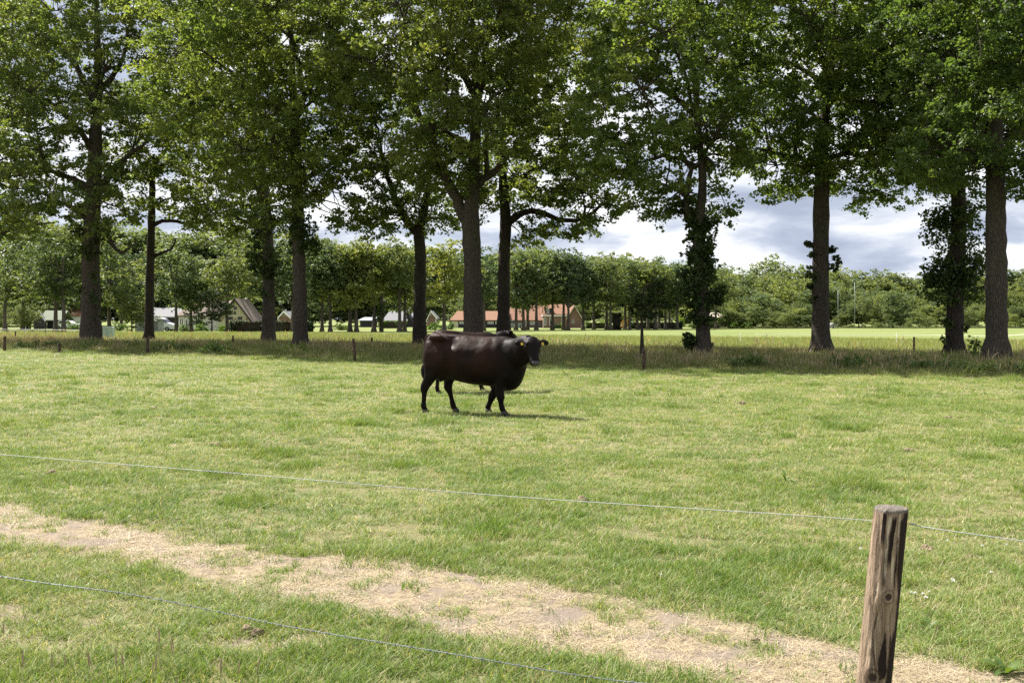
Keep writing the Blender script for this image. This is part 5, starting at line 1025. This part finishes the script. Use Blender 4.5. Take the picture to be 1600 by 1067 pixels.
    tf = smooth_path([(-.043, -.03, .84), (-.058, -.03, .76), (-.06, -.03, .66), (-.045, -.03, .55)], 10); MB().tube(tf, [.016, .026, .034, .038, .040, .038, .034, .028, .018, .005], 10, True, 0.35, 3).obj('tail_tuft', M_tail, t, True)
    return t
yaw = -math.radians(14); C0 = np.array([-0.615, 17.0]); cy, sy = math.cos(yaw), math.sin(yaw)
O = (C0[0] - .88 * cy, C0[1] - .88 * sy)
def to_local(p): q = np.array([p[0] - O[0], p[1] - O[1]]); return np.array([q[0] * cy + q[1] * sy, -q[0] * sy + q[1] * cy, p[2]])
legs1 = [
    [(.17, -.15, .98, .17, .10), (.17, -.17, .80, .17, .115), (.135, -.175, .66, .125, .09), (.08, -.17, .545, .090, .064), (.018, -.17, .445, .076, .056), (.008, -.17, .33, .045, .037), (.0, -.17, .20, .040, .034), (-.005, -.17, .12, .047, .040), (.012, -.17, .07, .042, .038), (.03, -.17, .03, .050, .044)],
    [(.22, .15, .95, .16, .10), (.32, .17, .74, .15, .10), (.36, .17, .60, .098, .08), (.34, .17, .50, .078, .058), (.325, .17, .43, .074, .054), (.365, .17, .32, .043, .036), (.395, .17, .20, .040, .034), (.415, .17, .12, .047, .040), (.435, .17, .07, .042, .038), (.46, .17, .03, .050, .044)],
    [(1.42, -.16, .80, .14, .08), (1.37, -.17, .62, .115, .075), (1.345, -.17, .48, .082, .060), (1.345, -.17, .36, .064, .052), (1.36, -.17, .30, .064, .054), (1.365, -.17, .20, .042, .036), (1.385, -.17, .11, .046, .040), (1.40, -.17, .07, .042, .038), (1.425, -.17, .03, .050, .044)],
    [(1.38, .15, .80, .14, .08), (1.31, .16, .60, .11, .072), (1.23, .16, .46, .078, .058), (1.155, .16, .34, .063, .052), (1.125, .16, .28, .064, .054), (1.085, .16, .18, .042, .036), (1.05, .16, .10, .046, .040), (1.045, .16, .065, .042, .038), (1.055, .16, .03, .050, .044)]]
cow('large brown black cow facing the camera with yellow ear tags', (*O, 0.0), yaw, legs1, to_local(P(831, 530, 16.36)), to_local(P(836.5, 570, 16.12)), 0.0, M_hide, roll=0.0)
legs2 = [[(x - 0.0, y, z, f, s_) for x, y, z, f, s_ in lg] for lg in legs1]
legs2[3] = [(1.42, .16, .80, .14, .08), (1.37, .17, .62, .115, .075), (1.33, .17, .48, .082, .060), (1.31, .17, .36, .060, .048), (1.305, .17, .30, .056, .046), (1.30, .17, .20, .042, .036), (1.30, .17, .11, .046, .040), (1.31, .17, .07, .042, .038), (1.335, .17, .03, .050, .044)]
yaw2 = math.radians(33); O2 = (gx(678, 21.6), 21.5)
cow('second dark cow almost hidden behind the large brown black cow', (*O2, 0.0), yaw2, legs2, (1.86, -.05, 1.29), (2.27, -.16, 0.97), 0.75, M_hide2)

# ------------------------------------------------------------------ small things in the grass
def clod(x, y, w, hh, label, seed):
    d = depth(y); X = gx(x, d); r = np.random.default_rng(seed); bm = bmesh.new(); bmesh.ops.create_icosphere(bm, subdivisions=3, radius=1.0)
    for v in bm.verts:
        n_ = 0.62 + 0.75 * float(vnoise(np.array([v.co.x * 2.2 + seed]), np.array([v.co.y * 2.2 + v.co.z * 3.1]), seed)[0]); v.co = Vector((v.co.x * w * n_, v.co.y * w * 0.8 * n_, max(v.co.z, -0.25) * hh * n_))
    me = bpy.data.meshes.new('dung_clod'); bm.to_mesh(me); bm.free(); me.materials.append(M_dung); me.polygons.foreach_set('use_smooth', np.ones(len(me.polygons), bool))
    tag(put('dung_clod', me, None, (X, d, gz(X, d) + hh * .25)), label, 'clod', 'dry clods in the grass')
for i, (x, y, w, hh, lab) in enumerate([(387, 990, .034, .034, 'dark dry clod below the barbed wire, left of the pair'), (402, 993, .03, .03, 'dark dry clod below the barbed wire, right of the pair'), 
    (337, 697, .07, .035, 'small brown clod above the top wire on the left'), (80, 742, .05, .04, 'small brown clod below the top wire at left'), (910, 785, .05, .04, 'brown clod right on the line of the top wire at centre'), (1450, 858, .05, .03, 'pale tussocky clod right of the timber post'), (1180, 1003, .022, .02, 'brown curled clod at the strip edge left of the timber post'), (1160, 632, .07, .045, 'dark clod far out right of the cow'), (1080, 660, .06, .035, 'dark speck of dung right of the cow shadow'), (1480, 655, .07, .04, 'dark clod in the right middle pasture'), (1420, 706, .08, .03, 'flat brown dung pat right, above the top wire'), (640, 645, .06, .03, 'dark clod just left of the cow hooves'), (240, 640, .07, .03, 'brown dung pat in the left middle pasture')]):
    clod(x, y, w, hh, lab, 60 + i)
def rosette(x, y, n, L, w, label, seed):
    d = depth(y); X = gx(x, d); r = np.random.default_rng(seed); t = thing('broadleaf_weed', label, 'weed', (X, d, gz(X, d)), group='broad leaved weeds'); 
    for k in range(n):
        a = 6.283 * k / n + r.normal(0, .3); l = L * (0.6 + 0.5 * r.random()); up = 0.35 + 0.6 * r.random(); s = np.linspace(0, 1, 7); V = []
        for q in s:
            c = np.array([math.cos(a), math.sin(a), 0]) * l * q * math.cos(up) + np.array([0, 0, l * (math.sin(up) * q - 0.35 * q * q)]); sd = np.array([-math.sin(a), math.cos(a), 0]); ww = w * (math.sin(min(1, q * 1.02 + .06) * 3.02) ** .8 + 0.05)
            V += [c - sd * ww + [0, 0, ww * .35], c, c + sd * ww + [0, 0, ww * .35]]
        Q = [(3 * i, 3 * i + 1, 3 * i + 4, 3 * i + 3) for i in range(6)] + [(3 * i + 1, 3 * i + 2, 3 * i + 5, 3 * i + 4) for i in range(6)]
        put('leaf', mesh('leaf', V, Q, None, [M_shrub], True, fattr={'v': np.full(12, 0.35 + 0.5 * r.random())}), t)
for i, (x, y, n, L, w, lab) in enumerate([(1572, 1045, 8, .20, .016, 'broad leaved weed in the bottom right corner'), (1452, 978, 7, .15, .012, 'narrow leaved weed right of the timber post'), (1090, 885, 6, .10, .010, 'small broad leaved weed near grass edge left of the timber post'), (410, 795, 9, .16, .008, 'lush bright weed clump above the bare strip at left'), (640, 722, 8, .14, .016, 'dark green weed clump above the top wire, left of centre'), (1228, 752, 10, .20, .010, 'dark green tussock weed above the top wire at right'), (195, 815, 6, .10, .012, 'small weed at the upper edge of the bare strip on the left')]):
    rosette(x, y, n, L, w, lab, 80 + i)
fl = None
for i, (x, y) in enumerate([(1424, 930), (1430, 931), (1442, 932), (1452, 929), (1447, 937), (1488, 905), (1490, 908), (1549, 896), (1290, 794), (1535, 853), (1572, 852), (1480, 845), (1345, 856), (1033, 905)]):
    d = depth(y + 12); X = gx(x, d)
    if fl is None:
        mb = MB(); r = np.random.default_rng(3)
        for k in range(26):
            v = nrm(r.normal(0, 1, 3)); v[2] = abs(v[2]) - .3; e = nrm(np.cross(v, r.normal(0, 1, 3))); mb.add([v * .002 - e * .0012, v * .009 - e * .002, v * .009 + e * .002, v * .002 + e * .0012], [(0, 1, 2, 3)])
        fl = mb.mesh('flower_head', M_petal); st = MB().tube([(0, 0, -.075), (.003, 0, -.04), (0, 0, 0)], 0.0012, 4).mesh('stem', M_lush)
    t = thing('white_clover', 'white clover flower dotted in the grass around the timber post', 'clover', (X, d, gz(X, d) + .07), rng.random() * 6, 'white clover flowers'); put('flower_head', fl, t); put('stem', st, t); t.scale = [0.9 + .5 * rng.random()] * 3
st = None
for i, (x, y) in enumerate([(8, 985), (83, 1048), (105, 1040), (142, 1050), (152, 1040), (36, 1056), (183, 1058), (197, 1052), (233, 1055), (243, 1062), (251, 1018), (273, 1020), (277, 1014), (345, 1060), (366, 1064), (394, 1062)]):
    d = depth(y + 40); X = gx(x, d)
    if st is None:
        st = MB().tube([(0, 0, -.01), (.004, 0, .06), (.012, 0, .115)], [.0012, .001, .0009], 5).mesh('stalk', M_straw); sh = MB().tube([(.012, 0, .11), (.014, 0, .12), (.018, 0, .145), (.021, 0, .165), (.022, 0, .172)], [.001, .0028, .0034, .0022, .0005], 7, True, 0.3, 2).mesh('seed_spike', plain('dry_spike', (0.36, 0.27, 0.17), 0.9, var=0.4, scale=60))
    t = thing('seed_stalk', 'dry brown seed stalk at the bottom left of the picture', 'grass stalk', (X, d, gz(X, d)), rng.random() * 6.28, 'dry seed stalks'); t.rotation_euler[0] = rng.normal(0, .15); t.scale = [0.85 + .4 * rng.random()] * 3
    put('stalk', st, t); put('seed_spike', sh, t)
